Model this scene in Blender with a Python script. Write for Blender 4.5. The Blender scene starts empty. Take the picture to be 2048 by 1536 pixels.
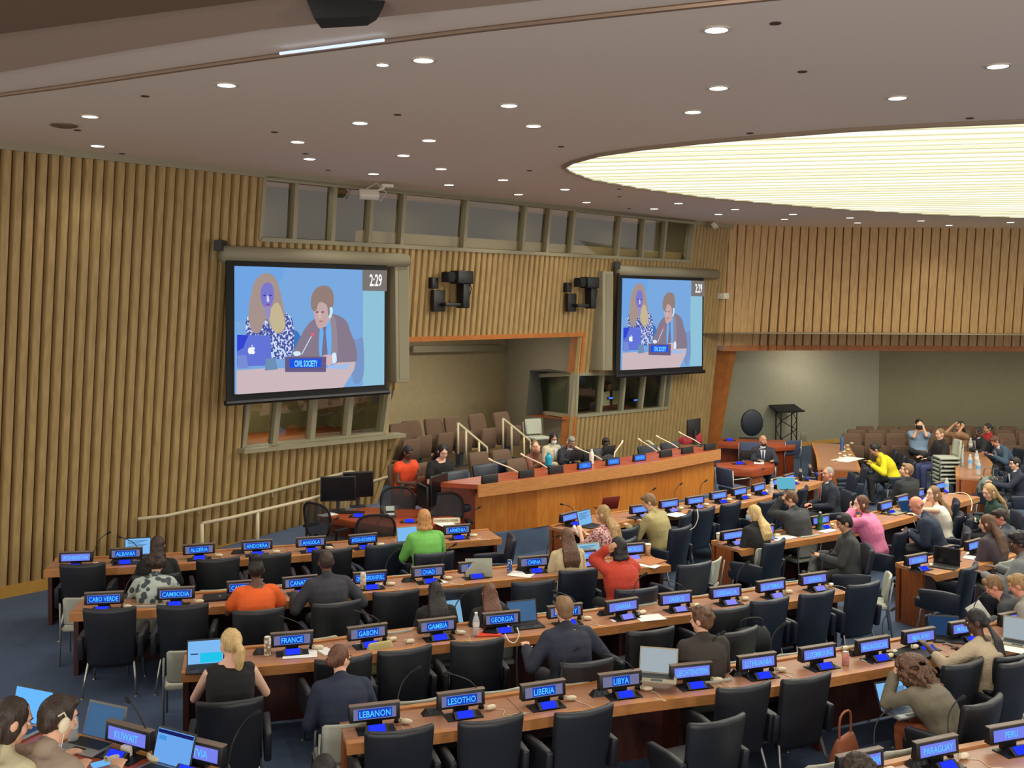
import bpy, bmesh, math, random
from mathutils import Vector, Matrix, noise
random.seed(7)
PI = math.pi
scn = bpy.context.scene
COL = scn.collection
R = math.radians

# ------------------------------------------------------------------ camera model (one real camera)
F = 2050.; PITCH = -.02; ROLL = .006; OY = -122.; CZ = 4.1
def ray(px, py):
    x = (px-1024)/F; y = -(py-768-OY)/F
    c, s = math.cos(ROLL), math.sin(ROLL); x, y = c*x-s*y, s*x+c*y
    c, s = math.cos(PITCH), math.sin(PITCH)
    return Vector((x, c-s*y, s+c*y))
CAM = Vector((0, 0, CZ))
def G(px, py, z=.74):
    d = ray(px, py); t = (z-CZ)/d.z
    return Vector((d.x*t, d.y*t, z))
def at(px, py, Y):
    d = ray(px, py); return CAM + d*(Y/d.y)
cd = bpy.data.cameras.new('camera'); cam = bpy.data.objects.new('camera', cd); COL.objects.link(cam)
cd.sensor_fit = 'HORIZONTAL'; cd.sensor_width = 36; cd.lens = 36*F/2048; cd.shift_y = OY/2048; cd.clip_end = 200
fwd = ray(1024, 768+OY).normalized()
rt = (ray(1124, 768+OY)-ray(1024, 768+OY)).normalized(); up = rt.cross(fwd).normalized()
m = Matrix((rt, up, -fwd)).transposed().to_4x4(); m.translation = CAM
cam.matrix_world = m; scn.camera = cam

# ------------------------------------------------------------------ materials
def lin(c):
    return tuple((v/12.92 if v <= .04045 else ((v+.055)/1.055)**2.4) for v in [x/255. for x in c]) + (1,)
MC = {}
def mat(name, col, rough=.6, metal=0, emit=0, bump=0, bscale=60, spec=.5, noise_amt=0, nscale=8, col2=None, stretch=None, alpha=None, coat=0):
    if name in MC: return MC[name]
    m = bpy.data.materials.new(name); m.use_nodes = True; nt = m.node_tree
    b = nt.nodes['Principled BSDF']; c = lin(col)
    b.inputs['Base Color'].default_value = c; b.inputs['Roughness'].default_value = rough
    b.inputs['Metallic'].default_value = metal; b.inputs['Specular IOR Level'].default_value = spec
    b.inputs['Coat Weight'].default_value = coat
    tc = nt.nodes.new('ShaderNodeTexCoord'); mp = nt.nodes.new('ShaderNodeMapping')
    nt.links.new(tc.outputs['Object'], mp.inputs['Vector'])
    if stretch: mp.inputs['Scale'].default_value = stretch
    if noise_amt or col2:
        n = nt.nodes.new('ShaderNodeTexNoise'); n.inputs['Scale'].default_value = nscale; n.inputs['Detail'].default_value = 4
        nt.links.new(mp.outputs[0], n.inputs['Vector'])
        r = nt.nodes.new('ShaderNodeValToRGB')
        a = tuple(v*(1-noise_amt) for v in c[:3])+(1,); z = lin(col2) if col2 else tuple(min(1, v*(1+noise_amt)) for v in c[:3])+(1,)
        r.color_ramp.elements[0].color = a if not col2 else c; r.color_ramp.elements[1].color = z
        r.color_ramp.elements[0].position = .35; r.color_ramp.elements[1].position = .65
        nt.links.new(n.outputs['Fac'], r.inputs[0]); nt.links.new(r.outputs[0], b.inputs['Base Color'])
    if bump:
        n2 = nt.nodes.new('ShaderNodeTexNoise'); n2.inputs['Scale'].default_value = bscale
        nt.links.new(mp.outputs[0], n2.inputs['Vector'])
        bp = nt.nodes.new('ShaderNodeBump'); bp.inputs['Strength'].default_value = bump; bp.inputs['Distance'].default_value = .01
        nt.links.new(n2.outputs['Fac'], bp.inputs['Height']); nt.links.new(bp.outputs[0], b.inputs['Normal'])
    if emit:
        b.inputs['Emission Color'].default_value = c; b.inputs['Emission Strength'].default_value = emit
    if alpha is not None: b.inputs['Alpha'].default_value = alpha
    MC[name] = m; return m
def emat(name, col, s=1.):
    if name in MC: return MC[name]
    m = bpy.data.materials.new(name); m.use_nodes = True; nt = m.node_tree; nt.nodes.clear()
    o = nt.nodes.new('ShaderNodeOutputMaterial'); e = nt.nodes.new('ShaderNodeEmission')
    e.inputs[0].default_value = lin(col); e.inputs[1].default_value = s; nt.links.new(e.outputs[0], o.inputs[0])
    MC[name] = m; return m
def glassmat(name, tint, mixf=.25):
    if name in MC: return MC[name]
    m = bpy.data.materials.new(name); m.use_nodes = True; nt = m.node_tree; nt.nodes.clear()
    o = nt.nodes.new('ShaderNodeOutputMaterial'); t = nt.nodes.new('ShaderNodeBsdfTransparent'); g = nt.nodes.new('ShaderNodeBsdfGlossy')
    t.inputs[0].default_value = lin(tint); g.inputs['Roughness'].default_value = .03
    mx = nt.nodes.new('ShaderNodeMixShader'); mx.inputs[0].default_value = mixf
    nt.links.new(t.outputs[0], mx.inputs[1]); nt.links.new(g.outputs[0], mx.inputs[2]); nt.links.new(mx.outputs[0], o.inputs[0])
    MC[name] = m; return m
def stripemat(name, c1, c2, scale, axis=(1, 0, 0), kind='noise', emit=0):
    """two-colour pattern cloth"""
    if name in MC: return MC[name]
    m = bpy.data.materials.new(name); m.use_nodes = True; nt = m.node_tree; b = nt.nodes['Principled BSDF']; b.inputs['Roughness'].default_value = .8
    tc = nt.nodes.new('ShaderNodeTexCoord'); v = nt.nodes.new('ShaderNodeTexVoronoi'); v.inputs['Scale'].default_value = scale
    r = nt.nodes.new('ShaderNodeValToRGB'); r.color_ramp.elements[0].color = lin(c1); r.color_ramp.elements[1].color = lin(c2)
    r.color_ramp.elements[0].position = .42; r.color_ramp.elements[1].position = .5
    nt.links.new(tc.outputs['Object'], v.inputs['Vector']); nt.links.new(v.outputs['Distance'], r.inputs[0]); nt.links.new(r.outputs[0], b.inputs['Base Color'])
    MC[name] = m; return m

M_desk = mat('desk_wood_top', (160, 112, 84), .36, col2=(174, 126, 96), nscale=3, stretch=(1, 6, 6), bump=.05)
M_deskred = mat('red_wood_top', (150, 66, 36), .35, col2=(170, 80, 44), nscale=3, stretch=(1, 6, 6))
M_edge = mat('edge_wood', (192, 132, 76), .4, col2=(176, 116, 64), nscale=7, stretch=(1, 1, 9))
M_panel = mat('veneer_panel', (202, 128, 48), .45, col2=(186, 108, 36), nscale=4, stretch=(6, 6, .8), bump=.05)
M_panelr = mat('end_panel_wood', (158, 88, 42), .45, col2=(140, 74, 34), nscale=5, stretch=(6, 6, .8))
M_panelred = mat('red_panel_wood', (136, 58, 28), .4, col2=(118, 48, 24), nscale=5, stretch=(6, 6, .8))
M_dpanel = mat('shaded_panel_wood', (78, 36, 26), .5, col2=(62, 28, 22), nscale=5, stretch=(6, 6, .8))  # darker tone paints the poor light on left ends and under desks
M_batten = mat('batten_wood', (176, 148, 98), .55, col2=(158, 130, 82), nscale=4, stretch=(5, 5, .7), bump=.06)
M_battenback = mat('batten_backing_wood', (104, 68, 34), .7, col2=(88, 56, 26), nscale=4)  # darker wood backing between the battens
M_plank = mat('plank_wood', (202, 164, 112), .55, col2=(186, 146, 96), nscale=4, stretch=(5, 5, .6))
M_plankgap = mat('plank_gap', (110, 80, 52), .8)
M_trimw = mat('orange_trim_wood', (186, 112, 46), .45, col2=(170, 98, 38), nscale=5)
M_base = mat('baseboard_wood', (196, 150, 68), .5, col2=(180, 136, 60), nscale=5)
M_leather = mat('navy_leather', (27, 35, 50), .42, spec=.55, bump=.12, bscale=300)
M_leatherb = mat('shaded_navy_leather', (30, 32, 38), .42, spec=.5, bump=.12, bscale=300)  # navy leather again, darkened by colour for seats away from the ceiling light
M_chrome = mat('brushed_steel', (176, 176, 170), .3, metal=.9)
M_cream = mat('cream_upholstery', (176, 178, 162), .8, bump=.1, bscale=200)
M_greyframe = mat('grey_metal_frame', (150, 152, 148), .4, metal=.6)
M_black = mat('black_plastic', (16, 16, 18), .45)
M_blackm = mat('matte_black', (12, 12, 13), .8)
M_dark = mat('dark_grey_plastic', (40, 42, 46), .5)
M_wedge = mat('nameplate_top_ledge', (120, 104, 92), .5)
M_beige = mat('beige_rail_paint', (196, 184, 150), .5)
M_frame = mat('olive_window_frame', (150, 142, 116), .5)
M_wallb = mat('beige_plaster', (160, 146, 112), .9, noise_amt=.04)
M_wallg = mat('greige_plaster', (150, 142, 120), .9, noise_amt=.04)
M_brown = mat('brown_seat_fabric', (98, 74, 56), .8, bump=.1, bscale=200)
M_white = mat('white_plastic', (228, 222, 206), .5)
M_paper = mat('white_paper', (232, 230, 224), .8)
M_ivory = mat('ivory_earpiece', (225, 212, 180), .45)
M_sdark = mat('dark_screen_glass', (14, 16, 20), .2)
M_nameblue = emat('nameplate_lit_panel', (108, 118, 216), .95)
M_namegrey = emat('nameplate_grey_panel', (112, 112, 150), .8)
M_lblue = emat('nameplate_lettering', (70, 170, 255), 1.15)
M_conblue = emat('console_blue_glow', (24, 40, 235), 1.6)
M_conlav = emat('console_lavender_glow', (120, 120, 235), 1.1)
M_lapblue = emat('laptop_lit_screen', (120, 178, 232), .85)
M_lapdim = emat('laptop_dim_screen', (70, 104, 140), .7)
M_lapdark = emat('laptop_dark_screen', (44, 72, 112), .55)
M_lapgrey = emat('laptop_grey_screen', (168, 180, 186), .7)
M_clear = mat('clear_plastic', (205, 214, 216), .15, alpha=.55)
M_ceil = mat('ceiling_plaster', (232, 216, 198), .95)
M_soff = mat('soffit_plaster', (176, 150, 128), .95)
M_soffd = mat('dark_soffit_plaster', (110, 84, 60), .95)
M_spk = mat('grey_speaker', (146, 138, 114), .6)

# ------------------------------------------------------------------ mesh builder
class MB:
    def __init__(s): s.v = []; s.f = []; s.mi = []
    def add(s, v, f, mi=0):
        o = len(s.v); s.v += [tuple(p) for p in v]; s.f += [[i+o for i in q] for q in f]; s.mi += [mi]*len(f); return s
    def box(s, c, d, mi=0, M=None):
        x, y, z = d[0]/2, d[1]/2, d[2]/2
        v = [Vector((a*x, b*y, e*z)) for e in (-1, 1) for b in (-1, 1) for a in (-1, 1)]
        if M is not None: v = [M @ p for p in v]
        v = [p+Vector(c) for p in v]
        return s.add(v, [(0, 2, 3, 1), (4, 5, 7, 6), (0, 1, 5, 4), (2, 6, 7, 3), (0, 4, 6, 2), (1, 3, 7, 5)], mi)
    def quad(s, pts, mi=0): return s.add(pts, [list(range(len(pts)))], mi)
    def prism(s, poly, z0, z1, mi=0):
        """poly: list of (x,y), vertical extrusion"""
        n = len(poly)
        area = sum(poly[i][0]*poly[(i+1) % n][1]-poly[(i+1) % n][0]*poly[i][1] for i in range(n))
        if area < 0: poly = poly[::-1]
        v = [(p[0], p[1], z0) for p in poly]+[(p[0], p[1], z1) for p in poly]
        f = [list(range(n))[::-1], list(range(n, 2*n))]+[(i, (i+1) % n, n+(i+1) % n, n+i) for i in range(n)]
        return s.add(v, f, mi)
    def hexa(s, a, b, mi=0):
        """solid between two equal polygons"""
        n = len(a)
        return s.add(list(a)+list(b), [list(range(n))[::-1], list(range(n, 2*n))]+[(i, (i+1) % n, n+(i+1) % n, n+i) for i in range(n)], mi)
    def loft(s, rings, mi=0, cap=True):
        n = len(rings[0]); v = [p for r in rings for p in r]; f = []
        for k in range(len(rings)-1):
            for i in range(n):
                j = (i+1) % n; f.append((k*n+i, k*n+j, (k+1)*n+j, (k+1)*n+i))
        if cap: f.append(list(range(n))[::-1]); f.append([(len(rings)-1)*n+i for i in range(n)])
        return s.add(v, f, mi)
    def tube(s, path, r, n=8, mi=0):
        path = [Vector(p) for p in path]; rs = r if isinstance(r, (list, tuple)) else [r]*len(path); rings = []
        u = None
        for i, p in enumerate(path):
            d = (path[min(i+1, len(path)-1)]-path[max(i-1, 0)]).normalized()
            if u is None: u = d.orthogonal().normalized()
            u = (u-d*u.dot(d)).normalized(); w = d.cross(u)
            rings.append([p+(u*math.cos(2*PI*k/n)+w*math.sin(2*PI*k/n))*rs[i] for k in range(n)])
        return s.loft(rings, mi)
    def lathe(s, prof, c=(0, 0, 0), n=16, mi=0, ax=None, cap=True):
        rings = []
        for r_, z in prof:
            rings.append([Vector((r_*math.cos(2*PI*k/n), r_*math.sin(2*PI*k/n), z)) for k in range(n)])
        if ax is not None:
            q = Vector((0, 0, 1)).rotation_difference(Vector(ax)).to_matrix(); rings = [[q @ p for p in r_] for r_ in rings]
        rings = [[p+Vector(c) for p in r_] for r_ in rings]
        return s.loft(rings, mi, cap)
    def ell(s, c, r, M=None, n=14, k=9, mi=0):
        rings = []
        for j in range(k+1):
            t = PI*(j/k); sr = max(math.sin(t), .02)
            rr = [Vector((r[0]*sr*math.cos(2*PI*i/n), r[1]*sr*math.sin(2*PI*i/n), -r[2]*math.cos(t))) for i in range(n)]
            rings.append([(M @ p if M is not None else p)+Vector(c) for p in rr])
        return s.loft(rings, mi)
    def cap(s, a, b, ra, rb, mi=0, n=10):
        """tapered capsule"""
        a, b = Vector(a), Vector(b); d = (b-a); L = d.length; d = d/L if L > 1e-6 else Vector((0, 0, 1))
        P = []; Rr = []
        for t in (-.97, -.75, -.4): P.append(a+d*(ra*t)); Rr.append(ra*math.sqrt(1-t*t))
        P += [a, b]; Rr += [ra, rb]
        for t in (.4, .75, .97): P.append(b+d*(rb*t)); Rr.append(rb*math.sqrt(1-t*t))
        return s.tube(P, Rr, n, mi)
    def mesh(s, name, mats, smooth=False, bevel=0, seg=2):
        me = bpy.data.meshes.new(name); me.from_pydata(s.v, [], s.f)
        for m_ in (mats if isinstance(mats, (list, tuple)) else [mats]): me.materials.append(m_)
        for i, p in enumerate(me.polygons): p.material_index = s.mi[i]; p.use_smooth = smooth
        if bevel:
            bm = bmesh.new(); bm.from_mesh(me)
            bmesh.ops.bevel(bm, geom=list(bm.edges), offset=bevel, segments=seg, affect='EDGES', clamp_overlap=True, profile=.5)
            for f in bm.faces: f.smooth = True
            bm.to_mesh(me); bm.free()
        me.update(); return me
    def build(s, name, mats, parent=None, smooth=False, bevel=0, seg=2):
        return link(name, s.mesh(name, mats, smooth, bevel, seg), parent)
def link(name, me, parent=None):
    o = bpy.data.objects.new(name, me); COL.objects.link(o)
    if parent is not None: o.parent = parent
    return o
def tag(o, label=None, cat=None, group=None, kind=None):
    if label: o['label'] = label
    if cat: o['category'] = cat
    if group: o['group'] = group
    if kind: o['kind'] = kind
    return o
def thing(name, label, cat, loc=(0, 0, 0), rz=0, group=None):
    o = bpy.data.objects.new(name, None); o.empty_display_size = .1; COL.objects.link(o)
    o.location = loc; o.rotation_euler = (0, 0, rz); return tag(o, label, cat, group)
def struct(o): o['kind'] = 'structure'; return o
def dup(root, loc, rz, label, group=None, sc=None):
    r = root.copy(); COL.objects.link(r); r.location = loc; r.rotation_euler = (0, 0, rz); r['label'] = label
    if group: r['group'] = group
    elif 'group' in r: del r['group']
    if sc: r.scale = sc
    for ch in KIDS(root):
        c = ch.copy(); COL.objects.link(c); c.parent = r
        for g in KIDS(ch):
            d = g.copy(); COL.objects.link(d); d.parent = c
    return r
_kids = {}
def KIDS(o):
    if o.name not in _kids: _kids[o.name] = list(o.children)
    return _kids[o.name]
WS = bpy.data.scenes.new('workshop')
def evalmesh(o):
    WS.collection.objects.link(o)
    with bpy.context.temp_override(scene=WS, view_layer=WS.view_layers[0]):
        dg = bpy.context.evaluated_depsgraph_get(); dg.update()
        me = bpy.data.meshes.new_from_object(o.evaluated_get(dg))
    WS.collection.objects.unlink(o); return me
def textmesh(txt, w, h, name='lettering', maxw=None):
    """flat lettering mesh in XZ plane centred at the origin, reading along +X, facing -Y"""
    cu = bpy.data.curves.new('t', 'FONT'); cu.body = txt; cu.size = 1; cu.offset = .012; cu.resolution_u = 2
    o = bpy.data.objects.new('t', cu); me = evalmesh(o)
    bpy.data.objects.remove(o); bpy.data.curves.remove(cu)
    xs = [v.co.x for v in me.vertices]; ys = [v.co.y for v in me.vertices]
    x0, x1, y0, y1 = min(xs), max(xs), min(ys), max(ys); sy = h/(y1-y0); sx = sy*.8
    if (x1-x0)*sx > w: sx = w/(x1-x0)
    for v in me.vertices:
        v.co = Vector(((v.co.x-(x0+x1)/2)*sx, 0, (v.co.y-(y0+y1)/2)*sy))
    me.name = name; return me
# ------------------------------------------------------------------ room shell
CEIL = 6.15
o = MB().quad([(-14, -4, 0), (26, -4, 0), (26, 36, 0), (-14, 36, 0)]).build('floor', mat('blue_carpet', (70, 86, 112), .95, noise_amt=.10, nscale=1.1, bump=.3, bscale=400)); struct(o)
# front wall frame
P0 = Vector((-6.63, 14.45, 0)); U = Vector((.682, .731, 0)).normalized(); N = Vector((U.y, -U.x, 0)); TILT = .11
def wp(s, z, d=0.): return P0+U*s+N*(TILT*z+d)+Vector((0, 0, z))
WN = (U.cross(Vector((N.x*TILT, N.y*TILT, 1)))).normalized()
if WN.dot(N) < 0: WN = -WN
def W(px, py, d=0.):
    r = ray(px, py); q = P0+N*d; t = (q-CAM).dot(WN)/r.dot(WN); p = CAM+r*t
    return ((p-P0).dot(U), p.z)
def V(px, py, d):
    r = ray(px, py); q = P0+N*d; t = (q-CAM).dot(N)/r.dot(N); return CAM+r*t
def poly_px(l, d=0): return [W(x, y, d) for x, y in l]
H_up = poly_px([(524, 357), (1384, 442), (1375, 523), (515, 479)])
H_b1 = poly_px([(496, 770), (776, 760), (762, 866), (482, 897)])
sR = W(1150, 750)[0]
open_l = W(806, 684)[0]; open_top = W(1000, 678)[1]
H_op = [(open_l, open_top), (sR, open_top), (sR, -1), (W(745, 1000)[0], -1), (W(745, 1000)[0], 0.4), W(788, 868), W(772, 862)]
H_b2 = poly_px([(1150, 748), (1338, 746), (1331, 815), (1146, 832)])
jt = W(1458, 690); jb = W(1423, 885); slope = (jt[0]-jb[0])/(jt[1]-jb[1])
zr = jt[1]
S_end = W(1458, 447)[0]
H_r = [(jt[0], zr), (30, zr), (30, -1), (jt[0]-slope*(zr+1), -1)]
HOLES = [H_up, H_b1, H_op, H_b2, H_r]
def spans(s, lo, hi, extra=()):
    iv = [(lo, hi)]
    for H in HOLES:
        zs = []
        n = len(H)
        for i in range(n):
            a, b = H[i], H[(i+1) % n]
            if (a[0]-s)*(b[0]-s) < 0: zs.append(a[1]+(b[1]-a[1])*(s-a[0])/(b[0]-a[0]))
        zs.sort()
        for k in range(0, len(zs)-1, 2):
            nv = []
            for l, h in iv:
                if zs[k] > l: nv.append((l, min(h, zs[k])))
                if zs[k+1] < h: nv.append((max(l, zs[k+1]), h))
            iv = [(l, h) for l, h in nv if h-l > .02]
    return iv
mb = MB(); s = -4.6
while s < S_end:
    for l, h in spans(s, .0, CEIL):
        w = .05; dd = .075
        r0 = [wp(s-w-.02, l, 0), wp(s+w+.02, l, 0), wp(s+w, l, dd*.8), wp(s+w*.8, l, dd), wp(s-w*.8, l, dd), wp(s-w, l, dd*.8)]
        r1 = [wp(s-w-.02, h, 0), wp(s+w+.02, h, 0), wp(s+w, h, dd*.8), wp(s+w*.8, h, dd), wp(s-w*.8, h, dd), wp(s-w, h, dd*.8)]
        mb.hexa(r0, r1, 0)
    s += .155
s = -4.6; st = .05     # backing in thin columns so the openings keep their outline
while s < S_end:
    a, b = spans(s+.01, 0, CEIL), spans(s+st-.01, 0, CEIL)
    if len(a) == len(b):
        for (l0, h0), (l1, h1) in zip(a, b):
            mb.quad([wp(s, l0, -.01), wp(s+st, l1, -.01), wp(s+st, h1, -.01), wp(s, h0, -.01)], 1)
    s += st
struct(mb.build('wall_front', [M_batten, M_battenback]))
mb = MB().hexa([wp(-4.6, 0, .09), wp(W(770, 1030)[0], 0, .09), wp(W(770, 1030)[0], .16, .09), wp(-4.6, .16, .09)], [wp(-4.6, 0, 0), wp(W(770, 1030)[0], 0, 0), wp(W(770, 1030)[0], .16, 0), wp(-4.6, .16, 0)])
struct(mb.build('baseboard_front', M_base))
mb = MB().hexa([wp(-4.6, CEIL-.1, .1), wp(S_end+.2, CEIL-.1, .1), wp(S_end+.2, CEIL, .1), wp(-4.6, CEIL, .1)], [wp(-4.6, CEIL-.1, -.02), wp(S_end+.2, CEIL-.1, -.02), wp(S_end+.2, CEIL, -.02), wp(-4.6, CEIL, -.02)])
struct(mb.build('trim_1', M_frame))
# side return of the front wall at the far left
# right wall: curved run of planks above the wide opening
top = [G(x, y, CEIL) for x, y in ((1458, 447), (1500, 450), (1560, 452.5), (1640, 454), (1760, 455), (2048, 457), (2500, 461))]
p_start = wp(S_end, CEIL, 0)
top = [Vector((p_start.x, p_start.y, CEIL))]+top[1:]
top = [Vector((p.x, p.y, CEIL)) for p in top]
def path_pts(pts, step):
    out = []; acc = 0
    L = [0]
    for i in range(len(pts)-1): L.append(L[-1]+(pts[i+1]-pts[i]).length)
    t = 0
    while t < L[-1]:
        k = max(i for i in range(len(L)-1) if L[i] <= t); f = (t-L[k])/(L[k+1]-L[k]); out.append(pts[k].lerp(pts[k+1], f)); t += step
    return out
def smooth_path(pts, n=8):
    out = []
    for i in range(len(pts)-1):
        p0 = pts[max(i-1, 0)]; p1 = pts[i]; p2 = pts[i+1]; p3 = pts[min(i+2, len(pts)-1)]
        for k in range(n):
            t = k/n
            out.append(.5*((2*p1)+(p2-p0)*t+(2*p0-5*p1+4*p2-p3)*t*t+(3*p1-p0-3*p2+p3)*t**3))
    out.append(pts[-1]); return out
tp = path_pts(smooth_path(top), .235)
mb = MB()
ZL = 3.0
for i in range(len(tp)-1):
    a, b = tp[i], tp[i+1]; d = (b-a).normalized(); n = Vector((d.y, -d.x, 0))
    a2, b2 = a+d*.012, b-d*.012
    def q(p, z, e): 
        return Vector((p.x, p.y, 0))-n*(TILT*(CEIL-z))*1.0+n*e+Vector((0, 0, z))
    mb.hexa([q(a2, ZL, 0), q(b2, ZL, 0), q(b2-d*.008, ZL, .03), q(a2+d*.008, ZL, .03)], [q(a2, CEIL, 0), q(b2, CEIL, 0), q(b2-d*.008, CEIL, .03), q(a2+d*.008, CEIL, .03)], 0)
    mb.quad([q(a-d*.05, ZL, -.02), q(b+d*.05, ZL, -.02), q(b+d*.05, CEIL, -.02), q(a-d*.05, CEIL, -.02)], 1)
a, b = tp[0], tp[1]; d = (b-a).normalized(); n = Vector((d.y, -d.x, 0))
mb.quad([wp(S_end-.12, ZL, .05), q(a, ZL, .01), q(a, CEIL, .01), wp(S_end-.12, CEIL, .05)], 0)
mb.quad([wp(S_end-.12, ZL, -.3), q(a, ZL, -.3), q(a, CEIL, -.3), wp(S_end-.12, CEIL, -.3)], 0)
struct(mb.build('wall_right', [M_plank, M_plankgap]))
# lintel trim under the planks, and slanted jamb
mb = MB()
for i in range(len(tp)-1):
    a, b = tp[i], tp[i+1]; d = (b-a).normalized(); n = Vector((d.y, -d.x, 0))
    A = [Vector((a.x, a.y, 0))-n*(TILT*(CEIL-ZL)-e) for e in (.045, -.5)]; B = [Vector((b.x, b.y, 0))-n*(TILT*(CEIL-ZL)-e) for e in (.045, -.5)]
    mb.hexa([A[0]+Vector((0, 0, ZL-.14)), B[0]+Vector((0, 0, ZL-.14)), B[1]+Vector((0, 0, ZL-.14)), A[1]+Vector((0, 0, ZL-.14))], [A[0]+Vector((0, 0, ZL)), B[0]+Vector((0, 0, ZL)), B[1]+Vector((0, 0, ZL)), A[1]+Vector((0, 0, ZL))])
struct(mb.build('trim_2', M_trimw))
js = lambda z: jt[0]-slope*(zr-z)
mb = MB().hexa([wp(js(0)-.02, 0, .1), wp(js(0)+.26, 0, .1), wp(js(0)+.26, 0, -.5), wp(js(0)-.02, 0, -.3)], [wp(js(ZL+.05)-.02, ZL+.05, .1), wp(js(ZL+.05)+.26, ZL+.05, .1), wp(js(ZL+.05)+.26, ZL+.05, -.5), wp(js(ZL+.05)-.02, ZL+.05, -.3)])
struct(mb.build('trim_3', M_trimw))
# orange trim round the first opening
def bar(pts, d0, d1, m, nm, w=.09, horiz=True):
    mb = MB()
    for (s0, z0), (s1, z1) in zip(pts[:-1], pts[1:]):
        dx, dz = s1-s0, z1-z0; L = math.hypot(dx, dz); nx, nz = -dz/L*w/2, dx/L*w/2
        mb.hexa([wp(s0+nx, z0+nz, d0), wp(s1+nx, z1+nz, d0), wp(s1-nx, z1-nz, d0), wp(s0-nx, z0-nz, d0)], [wp(s0+nx, z0+nz, d1), wp(s1+nx, z1+nz, d1), wp(s1-nx, z1-nz, d1), wp(s0-nx, z0-nz, d1)])
    return mb.build(nm, m)
struct(bar([(open_l, open_top+.05), (sR+.08, open_top+.05), (sR+.08, W(1160, 748)[1])], .1, -.25, M_trimw, 'trim_4'))
struct(bar([(sR+.05, W(1150, 832)[1]), (sR+.05, 0)], .1, -.25, M_trimw, 'trim_5'))
struct(bar([W(790, 871), W(738, 1020)], .1, -.25, M_batten, 'trim_6', .1))
# ---- niche behind the first opening (tiered seats)
nb = [wp(open_l-3.2, 0, 0)-N*3.4, None]
c1 = at(1012, 760, 0.1)
def H0(px, s_off):   # point on a vertical plane parallel to the wall set back by s_off
    p = V(px, 700, -s_off); return Vector((p.x, p.y, 0))
BK = 3.3
a = H0(640, BK); b = H0(1010, BK); c = Vector((wp(sR+.1, 1, 0).x, wp(sR+.1, 1, 0).y, 0))
for nm, p, q_, mt in (('wall_niche_back', a, b, M_wallb), ('wall_niche_side', b, c, M_wallg)):
    struct(MB().quad([p, q_, q_+Vector((0, 0, 4.2)), p+Vector((0, 0, 4.2))]).build(nm, mt))
ctop = [wp(open_l-1.5, open_top+.02, -.02), wp(sR+.3, open_top+.02, -.02), Vector((c.x, c.y, open_top+.02)), b+Vector((0, 0, open_top+.02)), a+Vector((0, 0, open_top+.02))]
struct(MB().quad([Vector((p.x, p.y, open_top+.3)) for p in (a-N*.2, b-N*.2, c+U*.5, wp(sR+.3, open_top, -.1), wp(open_l-4, open_top, -.1))]).build('ceiling_niche', M_wallg))
# platform steps
def floor_poly(nm, pts, z0, z1, m): return struct(MB().prism([(p.x, p.y) for p in pts], z0, z1).build(nm, m))
M_carp = mat('blue_carpet_step', (84, 100, 128), .95, noise_amt=.2, nscale=2, bump=.3, bscale=400)
M_woodfl = mat('tier_wood', (126, 98, 60), .7)
dais_front = [G(x, y, .4) for x, y in ((880, 1092), (945, 1076), (1107, 1049), (1290, 1016), (1446, 985))]
wl = [wp(open_l-.3, 0, -.0), wp(jb[0]-.4, 0, 0)]
floor_poly('floor_dais', dais_front+[Vector((p.x, p.y, 0)) for p in (wp(jb[0]-.5, 0, .05), wp(sR, 0, .05), wp(sR, 0, -BK), wp(open_l-1.6, 0, -BK), wp(W(762, 1000)[0]-1.2, 0, .12))], 0.001, .4, M_carp)
floor_poly('floor_step', [Vector(p) for p in ((-9, 3.0, 0), (G(455, 1545, .36).x, G(455, 1545, .36).y-2.5, 0), tuple(G(455, 1545, .36)), tuple(G(250, 1500, .36)), tuple(G(40, 1462, .36)), (-9, G(-140, 1440, .36).y, 0))], .001, .36, M_carp)
floor_poly('floor_tier', [H0(640, 1.2), H0(1060, 1.2), H0(1060, BK+.1), H0(640, BK+.1)], .3, .86, M_woodfl)
# niche behind the wide right opening
q0 = wp(js(1.5)+.15, 0, -.3); q0.z = 0
q1 = G(1600, 905, 0); q2 = G(1640, 898, 0); dd = (q2-q1).normalized()
qc = q1+dd*4.4; qc2 = qc+Vector((16, -1.4, 0)); qs = q1-dd*4.2
qs = q0
struct(MB().quad([qs, qc, qc+Vector((0, 0, 3.4)), qs+Vector((0, 0, 3.4))]).build('wall_far_left', mat('grey_plaster_a', (146, 144, 124), .9, noise_amt=.03)))
struct(MB().quad([qc, qc2, qc2+Vector((0, 0, 3.4)), qc+Vector((0, 0, 3.4))]).build('wall_far_back', mat('grey_plaster_b', (118, 112, 88), .9, noise_amt=.03)))
struct(MB().quad([Vector((3, 25.9, 3.35)), Vector((28, 25.9, 3.35)), Vector((28, 36, 3.35)), Vector((3, 36, 3.35))]).build('ceiling_far', M_wallg))
nn = Vector((dd.y, -dd.x, 0))
struct(MB().hexa([qs+nn*.02, qc+nn*.02, qc+nn*.02+Vector((0, 0, .12)), qs+nn*.02+Vector((0, 0, .12))], [qs, qc, qc+Vector((0, 0, .12)), qs+Vector((0, 0, .12))]).build('baseboard_far_left', M_base))
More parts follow.
